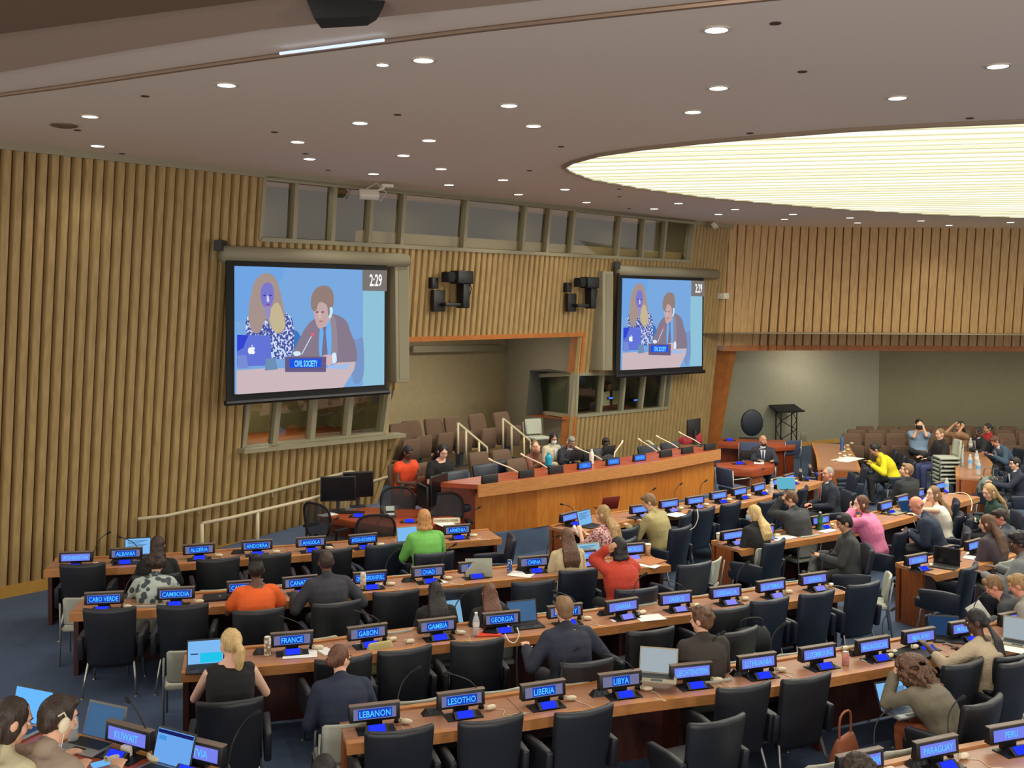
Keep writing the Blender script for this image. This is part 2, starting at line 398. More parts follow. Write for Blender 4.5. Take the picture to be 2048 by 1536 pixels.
# ---- upper booth windows
def booth(idx, H, mull, frame_d=.1, fw=.07, sill=True, depth=1.5, backm=None, top_open=False):
    n = len(H)
    fr = MB()
    def strip(a, b, w, d0=frame_d, d1=-.12):
        dx, dz = b[0]-a[0], b[1]-a[1]; L = math.hypot(dx, dz); nx, nz = -dz/L*w/2, dx/L*w/2
        fr.hexa([wp(a[0]+nx, a[1]+nz, d0), wp(b[0]+nx, b[1]+nz, d0), wp(b[0]-nx, b[1]-nz, d0), wp(a[0]-nx, a[1]-nz, d0)], [wp(a[0]+nx, a[1]+nz, d1), wp(b[0]+nx, b[1]+nz, d1), wp(b[0]-nx, b[1]-nz, d1), wp(a[0]-nx, a[1]-nz, d1)])
    for i in range(n): strip(H[i], H[(i+1) % n], fw)
    for (a, b, w) in mull: strip(a, b, w, frame_d-.03, -.06)
    f = struct(fr.build('window_%d' % idx, M_frame))
    g = MB().quad([wp(p[0], p[1], -.02) for p in H]).build('glass', glassmat('booth_glass_%d' % idx, (222, 228, 212), .10), f)
    s0, s1 = min(p[0] for p in H)-.05, max(p[0] for p in H)+.05; z0, z1 = min(p[1] for p in H)-.02, max(p[1] for p in H)+.02
    bx = MB()
    A = lambda s, z, d: wp(s, z, 0)-N*d
    for qd, mi in (([A(s0, z0, depth), A(s1, z0, depth), A(s1, z1, depth), A(s0, z1, depth)], 0), ([A(s0, z0, 0.12), A(s1, z0, 0.12), A(s1, z0, depth), A(s0, z0, depth)], 1),
               ([A(s0, z0, 0.12), A(s0, z1, 0.12), A(s0, z1, depth if idx != 3 else .13), A(s0, z0, depth if idx != 3 else .13)], 0), ([A(s1, z0, 0.12), A(s1, z1, 0.12), A(s1, z1, depth), A(s1, z0, depth)], 0),
               ([A(s0, z1, 0.12), A(s1, z1, 0.12), A(s1, z1, depth), A(s0, z1, depth)], 0)): bx.quad(qd, mi)
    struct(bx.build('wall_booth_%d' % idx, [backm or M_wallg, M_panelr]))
    return f
def mulls(pxs, ytop, ybot, w=.08):
    return [(W(x1, ytop(x1)), W(x2, ybot(x2)), w) for x1, x2 in pxs]
lt = lambda x: 357+(x-524)*.0988; lb = lambda x: 479+(x-515)*.0512
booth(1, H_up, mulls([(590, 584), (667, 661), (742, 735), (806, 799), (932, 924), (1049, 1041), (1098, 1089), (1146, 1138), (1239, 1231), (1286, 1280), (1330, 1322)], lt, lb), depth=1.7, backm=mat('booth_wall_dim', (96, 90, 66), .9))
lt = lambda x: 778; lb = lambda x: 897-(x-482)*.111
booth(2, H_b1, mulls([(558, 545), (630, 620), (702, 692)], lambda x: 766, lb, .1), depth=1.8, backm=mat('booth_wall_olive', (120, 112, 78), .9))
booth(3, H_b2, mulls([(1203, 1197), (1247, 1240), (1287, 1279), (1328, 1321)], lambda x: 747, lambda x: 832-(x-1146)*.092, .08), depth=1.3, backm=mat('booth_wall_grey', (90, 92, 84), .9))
# sills
struct(bar([W(470, 900), W(792, 868)], .28, -.05, M_frame, 'trim_7', .07))
# booth 2 return: side window facing the niche
zt, zb = W(1150, 748)[1], W(1146, 832)[1]
e0 = wp(sR+.02, zt, .02); e1 = wp(sR+.02, zb, .02)
fa = V(1066, 752, -1.3); fb = V(1078, 824, -1.3)
fr = MB()
for p, q_ in ((e0, fa), (fa, fb), (fb, e1), (e1, e0)): fr.tube([p, q_], .06, 4)
f = struct(fr.build('window_4', M_frame)); MB().quad([e0, fa, fb, e1]).build('glass', glassmat('booth_side_glass', (190, 198, 186), .1), f)
struct(MB().quad([e1-Vector((0, 0, .05)), fb-Vector((0, 0, .05)), Vector((fb.x, fb.y, 0)), Vector((e1.x, e1.y, 0))]).build('wall_booth_return', M_wallg))
# ------------------------------------------------------------------ ceiling
l1 = [G(x, y, CEIL) for x, y in ((-500, 245), (0, 186), (450, 121), (760, 79), (1024, 46), (1440, 0), (1800, -36), (2400, -90))]
l2 = [G(x, y, CEIL) for x, y in ((-500, 235), (0, 145), (260, 100), (520, 60), (1024, 7), (1300, -25), (1700, -70), (2400, -140))]
def ceil_quad(A, B, nm, m, z):
    mb = MB()
    for i in range(len(A)-1): mb.quad([(A[i].x, A[i].y, z), (A[i+1].x, A[i+1].y, z), (B[i+1].x, B[i+1].y, z), (B[i].x, B[i].y, z)])
    return struct(mb.build(nm, m))
far = [Vector((-16, 30, CEIL)), Vector((-10, 36, CEIL)), Vector((-6, 36, CEIL)), Vector((-2, 36, CEIL)), Vector((3, 36, CEIL)), Vector((10, 36, CEIL)), Vector((18, 36, CEIL)), Vector((30, 36, CEIL))]
ceil_quad(l2, far, 'ceiling', M_ceil, CEIL)
near = [Vector((p.x, p.y-1.5, 0)) for p in l2]
l2s = [Vector((p.x, p.y, 0)) for p in l2]
# lower soffits over the gallery
l2n = [p*1.0 for p in l2s]
z2 = 5.95
l2z = [G(x, y, z2) for x, y in ((-500, 235), (0, 145), (260, 100), (520, 60), (1024, 7), (1300, -25), (1700, -70), (2400, -140))]
l3 = [G(x, y, z2) for x, y in ((-500, 140), (0, 68), (300, 28), (520, 0), (900, -46), (1200, -80), (1600, -130), (2300, -210))]
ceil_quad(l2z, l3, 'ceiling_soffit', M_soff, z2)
mb = MB()
for i in range(len(l2z)-1): mb.quad([l2z[i], l2z[i+1], (l2z[i+1].x, l2z[i+1].y, CEIL+.02), (l2z[i].x, l2z[i].y, CEIL+.02)])
struct(mb.build('trim_8', M_soff))
l3z = [G(x, y, 5.7) for x, y in ((-500, 140), (0, 68), (300, 28), (520, 0), (900, -46), (1200, -80), (1600, -130), (2300, -210))]
nr = [Vector((p.x*1.2, -3, 5.7)) for p in l3z]
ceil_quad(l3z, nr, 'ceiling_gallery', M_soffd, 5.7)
mb = MB()
for i in range(len(l3z)-1): mb.quad([l3z[i], l3z[i+1], (l3z[i+1].x, l3z[i+1].y, z2+.02), (l3z[i].x, l3z[i].y, z2+.02)])
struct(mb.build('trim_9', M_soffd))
# curtain track groove: slim metal rail under the ceiling with an emissive stretch painting its gleam
tk = smooth_path([p-Vector((0, 0, .02)) for p in l1[:7]], 6)
t = MB().tube(tk, .022, 6).build('ceiling_track', mat('satin_track', (140, 118, 100), .3, metal=.5)); tag(t, 'long thin metal track curving across the ceiling near the gallery', 'track')
MB().tube([G(560, 107, CEIL-.05), G(768, 80, CEIL-.05)], .012, 6).build('gleam_strip', emat('track_gleam', (190, 205, 235), 1.2), t)
# luminous ceiling panel
rim = [G(x, y, CEIL-.012) for x, y in ((1127, 333), (1140, 343), (1180, 358), (1280, 376), (1400, 393), (1536, 406), (1700, 419), (1860, 428), (2048, 435), (2300, 440))]
rim += [Vector((20, 21, CEIL-.012)), Vector((18, 14, CEIL-.012)), Vector((12, 11, CEIL-.012))]
rim += [G(x, y, CEIL-.012) for x, y in ((2048, 241), (1860, 249), (1700, 258), (1536, 271), (1400, 283), (1280, 296), (1200, 308), (1145, 323))]
L = tag(MB().quad(rim).build('luminous_ceiling', None or emat('luminous_panel', (255, 252, 214), 1.0)), 'large glowing oval ceiling light of ribbed translucent panels', 'ceiling light')
nt = MC['luminous_panel'].node_tree; e = [n for n in nt.nodes if n.type == 'EMISSION'][0]
tc = nt.nodes.new('ShaderNodeTexCoord'); mp = nt.nodes.new('ShaderNodeMapping'); wv = nt.nodes.new('ShaderNodeTexWave'); rr = nt.nodes.new('ShaderNodeValToRGB')
mp.inputs['Rotation'].default_value = (0, 0, R(13)); wv.bands_direction = 'Y'; wv.inputs['Scale'].default_value = .62; wv.inputs['Distortion'].default_value = .25; wv.inputs['Detail Scale'].default_value = .4
rr.color_ramp.elements[0].color = lin((226, 222, 180)); rr.color_ramp.elements[1].color = lin((255, 255, 232)); rr.color_ramp.elements[1].position = .6
nt.links.new(tc.outputs['Object'], mp.inputs[0]); nt.links.new(mp.outputs[0], wv.inputs[0]); nt.links.new(wv.outputs[0], rr.inputs[0]); nt.links.new(rr.outputs[0], e.inputs[0])
e.inputs[1].default_value = 1.05
mb = MB(); dr = Vector((math.cos(R(-13)), math.sin(R(-13)), 0)); nr_ = Vector((-dr.y, dr.x, 0)); c0 = Vector((9, 16, 0))
rp = [Vector((p.x, p.y, 0)) for p in rim]
for k in range(-22, 23):
    o0 = c0+nr_*(k*.42); xs = []
    for i in range(len(rp)):
        a_, b_ = rp[i]-o0, rp[(i+1) % len(rp)]-o0; da, db = a_.dot(nr_), b_.dot(nr_)
        if da*db < 0: xs.append((a_+(b_-a_)*(da/(da-db))).dot(dr))
    xs.sort()
    for j in range(0, len(xs)-1, 2):
        A_, B_ = o0+dr*xs[j], o0+dr*xs[j+1]
        A_.z = B_.z = CEIL-.03
        mb.tube([A_, B_], .010, 4)
o = mb.build('rib', mat('panel_rib', (240, 236, 205), .6), L)
mb = MB().tube([p-Vector((0, 0, .01)) for p in rim+[rim[0]]], .03, 6); mb.build('rim', mat('panel_rim', (150, 130, 110), .6), L)
# downlights
DL = [(1433, 58, 1), (847, 119, 1), (453, 169, 1), (1996, 131, 1), (1437, 175, 1), (1018, 210, 1), (180, 232, 1), (1795, 195, 1), (720, 245, 1), (1386, 223, 1), (1067, 251, 1), (858, 280, 1), (595, 283, 1), (195, 291, 1), (807, 310, 1), (619, 317, 1), (882, 337, 1), (747, 347, 1), (1006, 359, 1), (898, 369, 1), (1130, 378, 1), (1037, 388, 1), (1173, 404, 1), (1357, 406, 1), (1308, 417, 1), (1470, 418, 1), (1437, 428, 1), (1586, 428, 1), (1569, 438, 1), (1700, 435, 1), (1715, 445, 1), (1842, 441, 1), (1898, 450, 1), (2021, 444, 1), (765, 128, .5)]
dm = MB().lathe([(.085, 0), (.105, 0), (.105, -.012), (.085, -.012), (.085, 0)], n=20, cap=False).mesh('housing_ring', mat('downlight_ring', (200, 190, 175), .4))
dg = MB().lathe([(.001, -.006), (.084, -.006), (.084, -.010), (.001, -.010)], n=20).mesh('lamp_disc', emat('downlight_lamp', (255, 244, 226), 6))
for i, (x, y, k) in enumerate(DL):
    p = G(x, y, CEIL)
    t = thing('downlight', 'small round recessed downlight set into the beige ceiling', 'ceiling light', p, 0, 'round downlights scattered over the ceiling')
    if k < 1: t['label'] = 'very small round downlight just left of a full-size one, close below the ceiling track'; del t['group']; t.scale = (.6, .6, 1)
    link('trim_ring', dm, t); link('lamp', dg, t)
    if k == 1:
        ld = bpy.data.lights.new('downlight_spot', 'SPOT'); ld.energy = 70 if x > 500 else 34; ld.color = (1, .93, .82); ld.spot_size = R(115); ld.spot_blend = 1; ld.shadow_soft_size = .012
        lo = bpy.data.objects.new('downlight_spot', ld); COL.objects.link(lo); lo.location = p-Vector((0, 0, .03))
sp = MB().lathe([(.001, 0), (.05, 0), (.05, -.02), (.02, -.035), (.001, -.035)], n=12).mesh('sprinkler', mat('sprinkler_brown', (70, 50, 38), .6))
for x, y in ((1551, 46), (1605, 143), (1500, 266), (1940, 236), (290, 192), (795, 229), (549, 264), (1122, 293), (656, 340), (611, 307), (244, 307), (155, 260), (1059, 341), (1239, 393), (1238, 378), (1258, 417)):
    o = link('sprinkler', sp); o.scale = (.85, .85, .35); o.location = G(x, y, CEIL); tag(o, 'small dark round sprinkler cap in the ceiling', 'sprinkler', 'dark sprinkler caps in the ceiling')
o = MB().lathe([(.001, 0), (.15, 0), (.15, -.015), (.09, -.03), (.001, -.03)], n=20).build('ceiling_diffuser', mat('grille_brown', (112, 92, 74), .6)); o.location = G(128, 250, CEIL); tag(o, 'round brownish air grille in the ceiling above the left wall', 'vent')
# light from the luminous ceiling and room fill (the oval panel and an even world background added as fill)
for (loc, sz, en) in (((9, 16, CEIL-.06), (8, 6), 360), ((5, 16.5, CEIL-.06), (5, 4), 240)):
    ld = bpy.data.lights.new('oval_panel_light', 'AREA'); ld.shape = 'ELLIPSE'; ld.size, ld.size_y = sz; ld.energy = en; ld.color = (1, .98, .84)
    lo = bpy.data.objects.new('oval_panel_light', ld); COL.objects.link(lo); lo.location = loc
w = bpy.data.worlds.new('world'); scn.world = w; w.use_nodes = True
w.node_tree.nodes['Background'].inputs[0].default_value = (1, .94, .86, 1); w.node_tree.nodes['Background'].inputs[1].default_value = .9
scn.view_settings.view_transform = 'Standard'; scn.view_settings.look = 'None'; scn.view_settings.exposure = .36

def area(nm, loc, size, en, rot=(0, 0, 0), col=(1, .92, .78)):
    ld = bpy.data.lights.new(nm, 'AREA'); ld.size = size; ld.energy = en; ld.color = col
    lo = bpy.data.objects.new(nm, ld); COL.objects.link(lo); lo.location = loc; lo.rotation_euler = rot
for px in (850, 950): p = H0(px, 1.4); area('niche_light', (p.x, p.y, 3.5), .5, 22)
for x, y in ((9, 28), (13, 28), (17, 28)): area('far_niche_light', (x, y, 3.3), .6, 60)
for s_ in (3, 6.5, 10, 13.5): p = wp(s_+1, 6.0, -.9); area('booth_light', p, .3, 7)
p = wp(4.2, 2.7, -1.0); area('booth_light', p, .3, 12); p = wp(12.5, 2.6, -1.0); area('booth_light', p, .3, 8)

for x, y in ((-4, -2.5), (1, -2.5), (6, -2.5)):  # added fill lights behind the camera, there to brighten the ceiling
    ld = bpy.data.lights.new('ceiling_fill_light', 'POINT'); ld.energy = 480; ld.shadow_soft_size = .25; ld.color = (1, .93, .84)
    lo = bpy.data.objects.new('ceiling_fill_light', ld); COL.objects.link(lo); lo.location = (x, y, 3.0)

mb = MB(); za = H_up[3][1]+.06; sa = W(738, 490)[0]
mb.hexa([wp(sa, za, 0)-N*.2, wp(H_up[2][0], za, 0)-N*.2, wp(H_up[2][0], za+.22, 0)-N*.2, wp(sa, za+.22, 0)-N*.2], [wp(sa, za, 0)-N*.4, wp(H_up[2][0], za, 0)-N*.4, wp(H_up[2][0], za+.22, 0)-N*.4, wp(sa, za+.22, 0)-N*.4])
struct(mb.build('trim_10', mat('booth_counter', (206, 172, 122), .5)))
# ------------------------------------------------------------------ desks
def cum(pts):
    L = [0]
    for i in range(len(pts)-1): L.append(L[-1]+(pts[i+1]-pts[i]).length)
    return L
def offset(pts, d):
    out = []
    for i, p in enumerate(pts):
        t = (pts[min(i+1, len(pts)-1)]-pts[max(i-1, 0)]).normalized(); out.append(p+Vector((-t.y, t.x, 0))*d)
    return out
ROWS = []
def desk(label, pxs, depth=.62, z=.74, group=None, ends=(1, 1), legs=(), name='conference_desk', back=None, near=False, mats=None, post=.02):
    mt, me_, mp_, md_ = mats or (M_desk, M_edge, M_panelr, M_dpanel)
    f = [G(x, y, z) for x, y in pxs]; f = [Vector((p.x, p.y, 0)) for p in f]
    f = smooth_path(f, 5) if len(f) > 2 else [f[0].lerp(f[1], k/4) for k in range(5)]
    if near: f = offset(f, -depth)      # polyline given is the far edge
    ROWS.append(f)
    o = f[0]; root = thing(name, label, 'desk', o, 0, group)
    f = [p-o for p in f]
    i1 = offset(f, .07); i2 = offset(f, depth-.06); bk = offset(f, depth)
    def band(A, B, z0, z1, nm, m, z0b=None):
        mb = MB(); rings = []
        for a, b in zip(A, B):
            rings.append([Vector((a.x, a.y, z0)), Vector((b.x, b.y, z0 if z0b is None else z0b)), Vector((b.x, b.y, z1)), Vector((a.x, a.y, z1))])
        mb.loft(rings); return mb.build(nm, m, root)
    band(i1, i2, z-.04, z, 'tabletop', mt)
    band(f, i1, z-.085, z+.002, 'front_edge', me_, z-.04)
    band(i2, bk, z-.04, z+.018, 'back_ledge', me_)
    m1 = offset(f, depth-.10); m2 = offset(f, depth-.07)
    band(m1, m2, 0.03, z-.04, 'modesty_panel', md_)
    L = cum(f); n = max(1, int(L[-1]/1.35))
    seam = MB()
    def atL(t):
        t = min(max(t, 0), L[-1]-1e-4); k = max(i for i in range(len(L)-1) if L[i] <= t); fr = (t-L[k])/(L[k+1]-L[k])
        p = f[k].lerp(f[k+1], fr); d = (f[k+1]-f[k]).normalized(); return p, d
    for k in range(1, n):
        p, d = atL(L[-1]*k/n); nn = Vector((-d.y, d.x, 0))
        seam = MB(); seam.add([p+nn*.07+d*.003+Vector((0, 0, z+.0015)), p+nn*(depth-.06)+d*.003+Vector((0, 0, z+.0015)), p+nn*(depth-.06)-d*.003+Vector((0, 0, z+.0015)), p+nn*.07-d*.003+Vector((0, 0, z+.0015))], [(0, 1, 2, 3)]); seam.build('seam', mat('seam_dark', (120, 76, 52), .6), root)
        mb = MB(); A = p+nn*(depth-.42); B = p+nn*(depth-.10)
        mb.hexa([A+d*.02+Vector((0, 0, .001)), B+d*.02+Vector((0, 0, .001)), B-d*.02+Vector((0, 0, .001)), A-d*.02+Vector((0, 0, .001))], [A+d*.02+Vector((0, 0, z-.045)), B+d*.02+Vector((0, 0, z-.045)), B-d*.02+Vector((0, 0, z-.045)), A-d*.02+Vector((0, 0, z-.045))])
        mb.build('support_panel', md_, root)
    for e, on in ((0, ends[0]), (1, ends[1])):
        if not on: continue
        p, d = atL(0 if e == 0 else L[-1]); nn = Vector((-d.y, d.x, 0)); s_ = 1 if e == 0 else -1
        A = p+nn*.2; B = p+nn*(depth-.01)
        mb = MB().hexa([A, B, B+d*.05*s_, A+d*.05*s_], [v_+Vector((0, 0, z-.041)) for v_ in (A, B, B+d*.05*s_, A+d*.05*s_)])
        mb.build('end_panel', mp_, root)
    return root
M_dimend = (M_desk, M_edge, M_dpanel, M_dpanel)  # left desks: end panels take the shaded tone as well
D1 = desk('long curved desk nearest the left slatted wall, from the AFGHANISTAN to the ARMENIA nameplate', [(87, 1142), (235, 1136), (372, 1128), (490, 1119), (581, 1113), (706, 1103), (809, 1093), (1004, 1077)], .60, mats=M_dimend)
D2 = desk('long curved desk running from the CABO VERDE to the COMOROS nameplate', [(138, 1228), (290, 1221), (441, 1213), (581, 1202), (701, 1190), (896, 1172), (1019, 1160), (1180, 1146), (1342, 1131)], .60, mats=M_dimend)
D3 = desk('long curved desk running from the FRANCE to the GUINEA nameplate', [(363, 1347), (533, 1333), (642, 1323), (735, 1310), (889, 1289), (1048, 1274), (1230, 1252), (1348, 1234), (1498, 1217), (1587, 1203), (1700, 1186)], .58, mats=M_dimend)
D4 = desk('long curved desk in the foreground running from the LEBANON nameplate to the right edge', [(694, 1489), (872, 1467), (1053, 1441), (1231, 1413), (1348, 1398), (1550, 1374), (1676, 1353), (1787, 1333), (1889, 1314), (2021, 1293), (2120, 1272)], .58, ends=(1, 0))
D5 = desk('desk at the bottom right corner holding the PARAGUAY and PERU nameplates', [(1745, 1531), (1912, 1495), (2060, 1467), (2160, 1442)], .62, near=True, ends=(1, 0))
D5b = desk('desk at the bottom left corner under two open laptops', [(-140, 1440), (60, 1452), (262, 1497), (440, 1540)], .72, z=1.1, near=True, ends=(0, 1), mats=(M_deskred, M_edge, M_dpanel, M_dpanel))
W1 = desk('right hand wing desk just below the podium, from AUSTRALIA to BENIN', [(1161, 1066), (1252, 1043), (1350, 1029), (1434, 1016), (1520, 1000), (1611, 975), (1650, 963)], .60)
W1b = desk('short desk running away from us beside the woman in the yellow jacket', [(1722, 940), (1712, 915), (1696, 889)], .85)
W2 = desk('right hand wing desk with the green bottle, from COTE D IVOIRE to DOMINICA', [(1483, 1101), (1585, 1084), (1690, 1066), (1765, 1050), (1830, 1033), (1900, 1012), (1960, 994)], .60)
W2b = desk('short far right desk covered with bottles, beside the stack of cream chairs', [(1996, 960), (1984, 925), (1952, 893)], .75)
W3 = desk('right hand wing desk from the GUYANA to the HUNGARY nameplate', [(1873, 1150), (1922, 1140), (1973, 1128), (2015, 1116), (2090, 1092)], .62, ends=(1, 0))

def heading_at(p):
    best = None
    for f in ROWS:
        for i in range(len(f)-1):
            a, b = f[i], f[i+1]; t = max(0, min(1, (p-a).dot(b-a)/(b-a).length_squared)); q = a.lerp(b, t); q.z = 0
            d = (Vector((p.x, p.y, 0))-q).length
            if best is None or d < best[0]: best = (d, math.atan2((b-a).y, (b-a).x))
    return best[1]

# ------------------------------------------------------------------ chairs
def superring(cx, cy, a, b, z, n=20, e=.35, rot=None):
    out = []
    for k in range(n):
        t = 2*PI*k/n; c, s_ = math.cos(t), math.sin(t)
        out.append(Vector((cx+a*math.copysign(abs(c)**e, c), cy+b*math.copysign(abs(s_)**e, s_), z)))
    return out
def make_chair(m, nm='conference_chair'):
    t = thing(nm, 'proto', 'chair')
    MB().box((0, .02, .43), (.50, .50, .13)).build('seat', m, t, bevel=.035, seg=3)
    rings = []
    prof = [(0, .30, .9, .5), (.02, .30, 1, .9), (.1, .35, 1, 1), (.4, .55, 1, 1), (.75, .76, 1, 1), (.93, .885, 1, 1), (.985, .915, .99, .8), (1, .925, .96, .45)]
    for v_, z_, sc_, th in prof:
        ring = []
        n = 28; aa = (.235+.03*v_)*sc_; bb = .038*th; yc = -.24-.115*v_
        for k in range(n):
            tt = 2*PI*k/n; c, s_ = math.cos(tt), math.sin(tt)
            x = aa*math.copysign(abs(c)**.3, c); y = bb*math.copysign(abs(s_)**.4, s_)
            ring.append(Vector((x, yc+y+.055*(x/.26)**2, z_+.012*(x/.26)**2*v_)))
        rings.append(ring)
    MB().loft(rings).build('backrest', m, t, smooth=True)
    for s_ in (-1, 1):
        pr = [(-.27, .38), (-.30, .63), (-.1, .64), (.17, .622), (.20, .60), (.19, .56), (.14, .38)]
        mb = MB().hexa([Vector((s_*.265, y, z_)) for y, z_ in pr], [Vector((s_*.325, y, z_)) for y, z_ in pr])
        mb.build('armrest', m, t, bevel=.02, seg=2)
    for sx in (-1, 1):
        for sy, y0, y1 in ((1, .17, .24), (-1, -.2, -.33)):
            mb = MB().tube([(sx*.20, y0, .38), (sx*.225, y0+.02*sy, .34), (sx*.245, (y0+y1)/2, .2), (sx*.265, y1, .012)], .014, 8)
            mb.tube([(sx*.265, y1, .012), (sx*.265, y1, 0)], .019, 8)
            mb.build('leg', M_chrome, t, smooth=True)
    return t
def make_guest():
    t = thing('guest_chair', 'proto', 'chair')
    MB().box((0, .02, .44), (.46, .46, .055)).build('seat', M_cream, t, bevel=.02)
    rings = []
    for z_, y in ((.50, -.21), (.52, -.215), (.68, -.235), (.84, -.265), (.86, -.27)):
        w = .21 if .5 < z_ < .86 else .185
        rings.append([Vector((x, y+dy+.04*(x/.22)**2, z_)) for x, dy in [(w*(k/6*2-1), .016) for k in range(7)]+[(w*(1-k/6*2), -.016) for k in range(7)]])
    MB().loft(rings).build('backrest', M_cream, t, smooth=True)
    for sx in (-1, 1):
        MB().tube([(sx*.235, -.275, .80), (sx*.24, -.22, .45), (sx*.24, -.28, 0)], .012, 8).build('rear_leg', M_greyframe, t, smooth=True)
        MB().tube([(sx*.24, -.2, .43), (sx*.24, .2, .43), (sx*.24, .25, .40), (sx*.24, .26, 0)], .012, 8).build('front_leg', M_greyframe, t, smooth=True)
    return t
def make_theatre():
    t = thing('theatre_seat', 'proto', 'seat')
    rings = []
    for v_, z_ in ((0, .30), (.03, .31), (.3, .5), (.75, .82), (.95, .93), (1, .955)):
        a = .235*(.80 if v_ in (0, 1) else (1 if v_ < .9 else .92)); yc = -.12-.16*v_
        rings.append(superring(0, yc, a, .045 if 0 < v_ < 1 else .025, z_, 20, .4))
    MB().loft(rings).build('backrest', M_brown, t, smooth=True)
    rings = []
    for v_, z_ in ((0, .28), (.05, .29), (.5, .47), (.92, .68), (1, .70)):
        a = .215*(.85 if v_ in (0, 1) else 1); rings.append(superring(0, .05+.05*v_, a, .05 if 0 < v_ < 1 else .03, z_, 20, .4))
    MB().loft(rings).build('folded_seat', M_brown, t, smooth=True)
    MB().box((0, -.05, .14), (.1, .12, .28)).box((0, -.05, .015), (.3, .22, .03)).build('pedestal', M_dark, t)
    return t
def make_mesh_chair():
    t = thing('mesh_office_chair', 'proto', 'chair')
    ys = []; rings = []
    pts = []
    for k in range(28):
        a = 2*PI*k/28; w = .27+.03*math.sin(a); x = w*math.copysign(abs(math.cos(a))**.7, math.cos(a)); z_ = .82+.27*math.copysign(abs(math.sin(a))**.8, math.sin(a))
        pts.append(Vector((x, -.28-.12*(z_-.55)+.06*(x/.28)**2, z_)))
    MB().tube(pts+[pts[0]], .019, 8).build('back_frame', M_blackm, t, smooth=True)
    MB().quad(pts).build('mesh_back', mat('chair_mesh', (44, 44, 48), .7, alpha=.82), t)
    MB().box((0, .02, .46), (.5, .48, .06)).build('seat', M_blackm, t, bevel=.025)
    MB().tube([(0, -.30, .62), (0, -.26, .42), (0, 0, .40)], .03, 8).build('back_spine', M_black, t)
    for s_ in (-1, 1):
        mb = MB().tube([(s_*.2, -.15, .42), (s_*.31, -.18, .50), (s_*.32, -.18, .66)], .018, 8); mb.box((s_*.32, -.08, .68), (.08, .26, .035)); mb.build('armrest', M_black, t)
    MB().tube([(0, 0, .43), (0, 0, .1)], .03, 10).build('gas_column', M_black, t)
    for k in range(5):
        a = 2*PI*k/5; d = Vector((math.cos(a), math.sin(a), 0))
        MB().tube([d*.03+Vector((0, 0, .11)), d*.30+Vector((0, 0, .075))], .02, 6).build('foot_spoke', M_black, t)
        MB().lathe([(.001, -.015), (.03, -.015), (.03, .015), (.001, .015)], d*.30+Vector((0, 0, .03)), 10, 0, (-d.y, d.x, 0)).build('caster', M_blackm, t)
    return t
def make_blue_arm():
    t = thing('visitor_armchair', 'proto', 'chair'); m = mat('blue_seat_fabric', (66, 76, 104), .85, bump=.1, bscale=200)
    MB().box((0, .02, .44), (.48, .46, .07)).build('seat', m, t, bevel=.025)
    MB().box((0, -.24, .68), (.46, .05, .36), 0, Matrix.Rotation(R(8), 3, 'X')).build('backrest', m, t, bevel=.02)
    for sx in (-1, 1):
        MB().tube([(sx*.26, -.27, .84), (sx*.26, -.24, .42), (sx*.26, -.28, 0)], .012, 8).build('rear_leg', M_chrome, t, smooth=True)
        MB().tube([(sx*.26, -.25, .66), (sx*.26, .16, .67), (sx*.26, .22, .63), (sx*.26, .23, 0)], .012, 8).build('arm_leg', M_chrome, t, smooth=True)
    return t
PR = {'n': make_chair(M_leather), 'k': make_chair(M_leatherb), 'g': make_guest(), 't': make_theatre(), 'm': make_mesh_chair(), 'b': make_blue_arm()}
for p in PR.values(): KIDS(p)
PROTO_USED = set()
def place(kind, x, y, z, rz, label, group=None):
    pr = PR[kind]
    if kind not in PROTO_USED:
        PROTO_USED.add(kind); pr.location = (x, y, z); pr.rotation_euler = (0, 0, rz); pr['label'] = label
        if group: pr['group'] = group
        return pr
    return dup(pr, (x, y, z), rz, label, group)
TOPY, TOPZ = -.355, .91
def chair_px(kind, px, py, label, dh=0, group=None, z=0, rz=None, ty=None, tz=None):
    ty = {'g': -.265, 't': -.28, 'm': -.36, 'b': -.25}.get(kind, TOPY) if ty is None else ty
    tz = {'g': .86, 't': .95, 'm': 1.08, 'b': .84}.get(kind, TOPZ) if tz is None else tz
    p = G(px, py, z+tz); h = heading_at(p) if rz is None else R(rz); h += R(dh)
    c = Vector((p.x, p.y, z))-Matrix.Rotation(h, 3, 'Z') @ Vector((0, ty, 0))
    return place(kind, c.x, c.y, z, h, label, group)
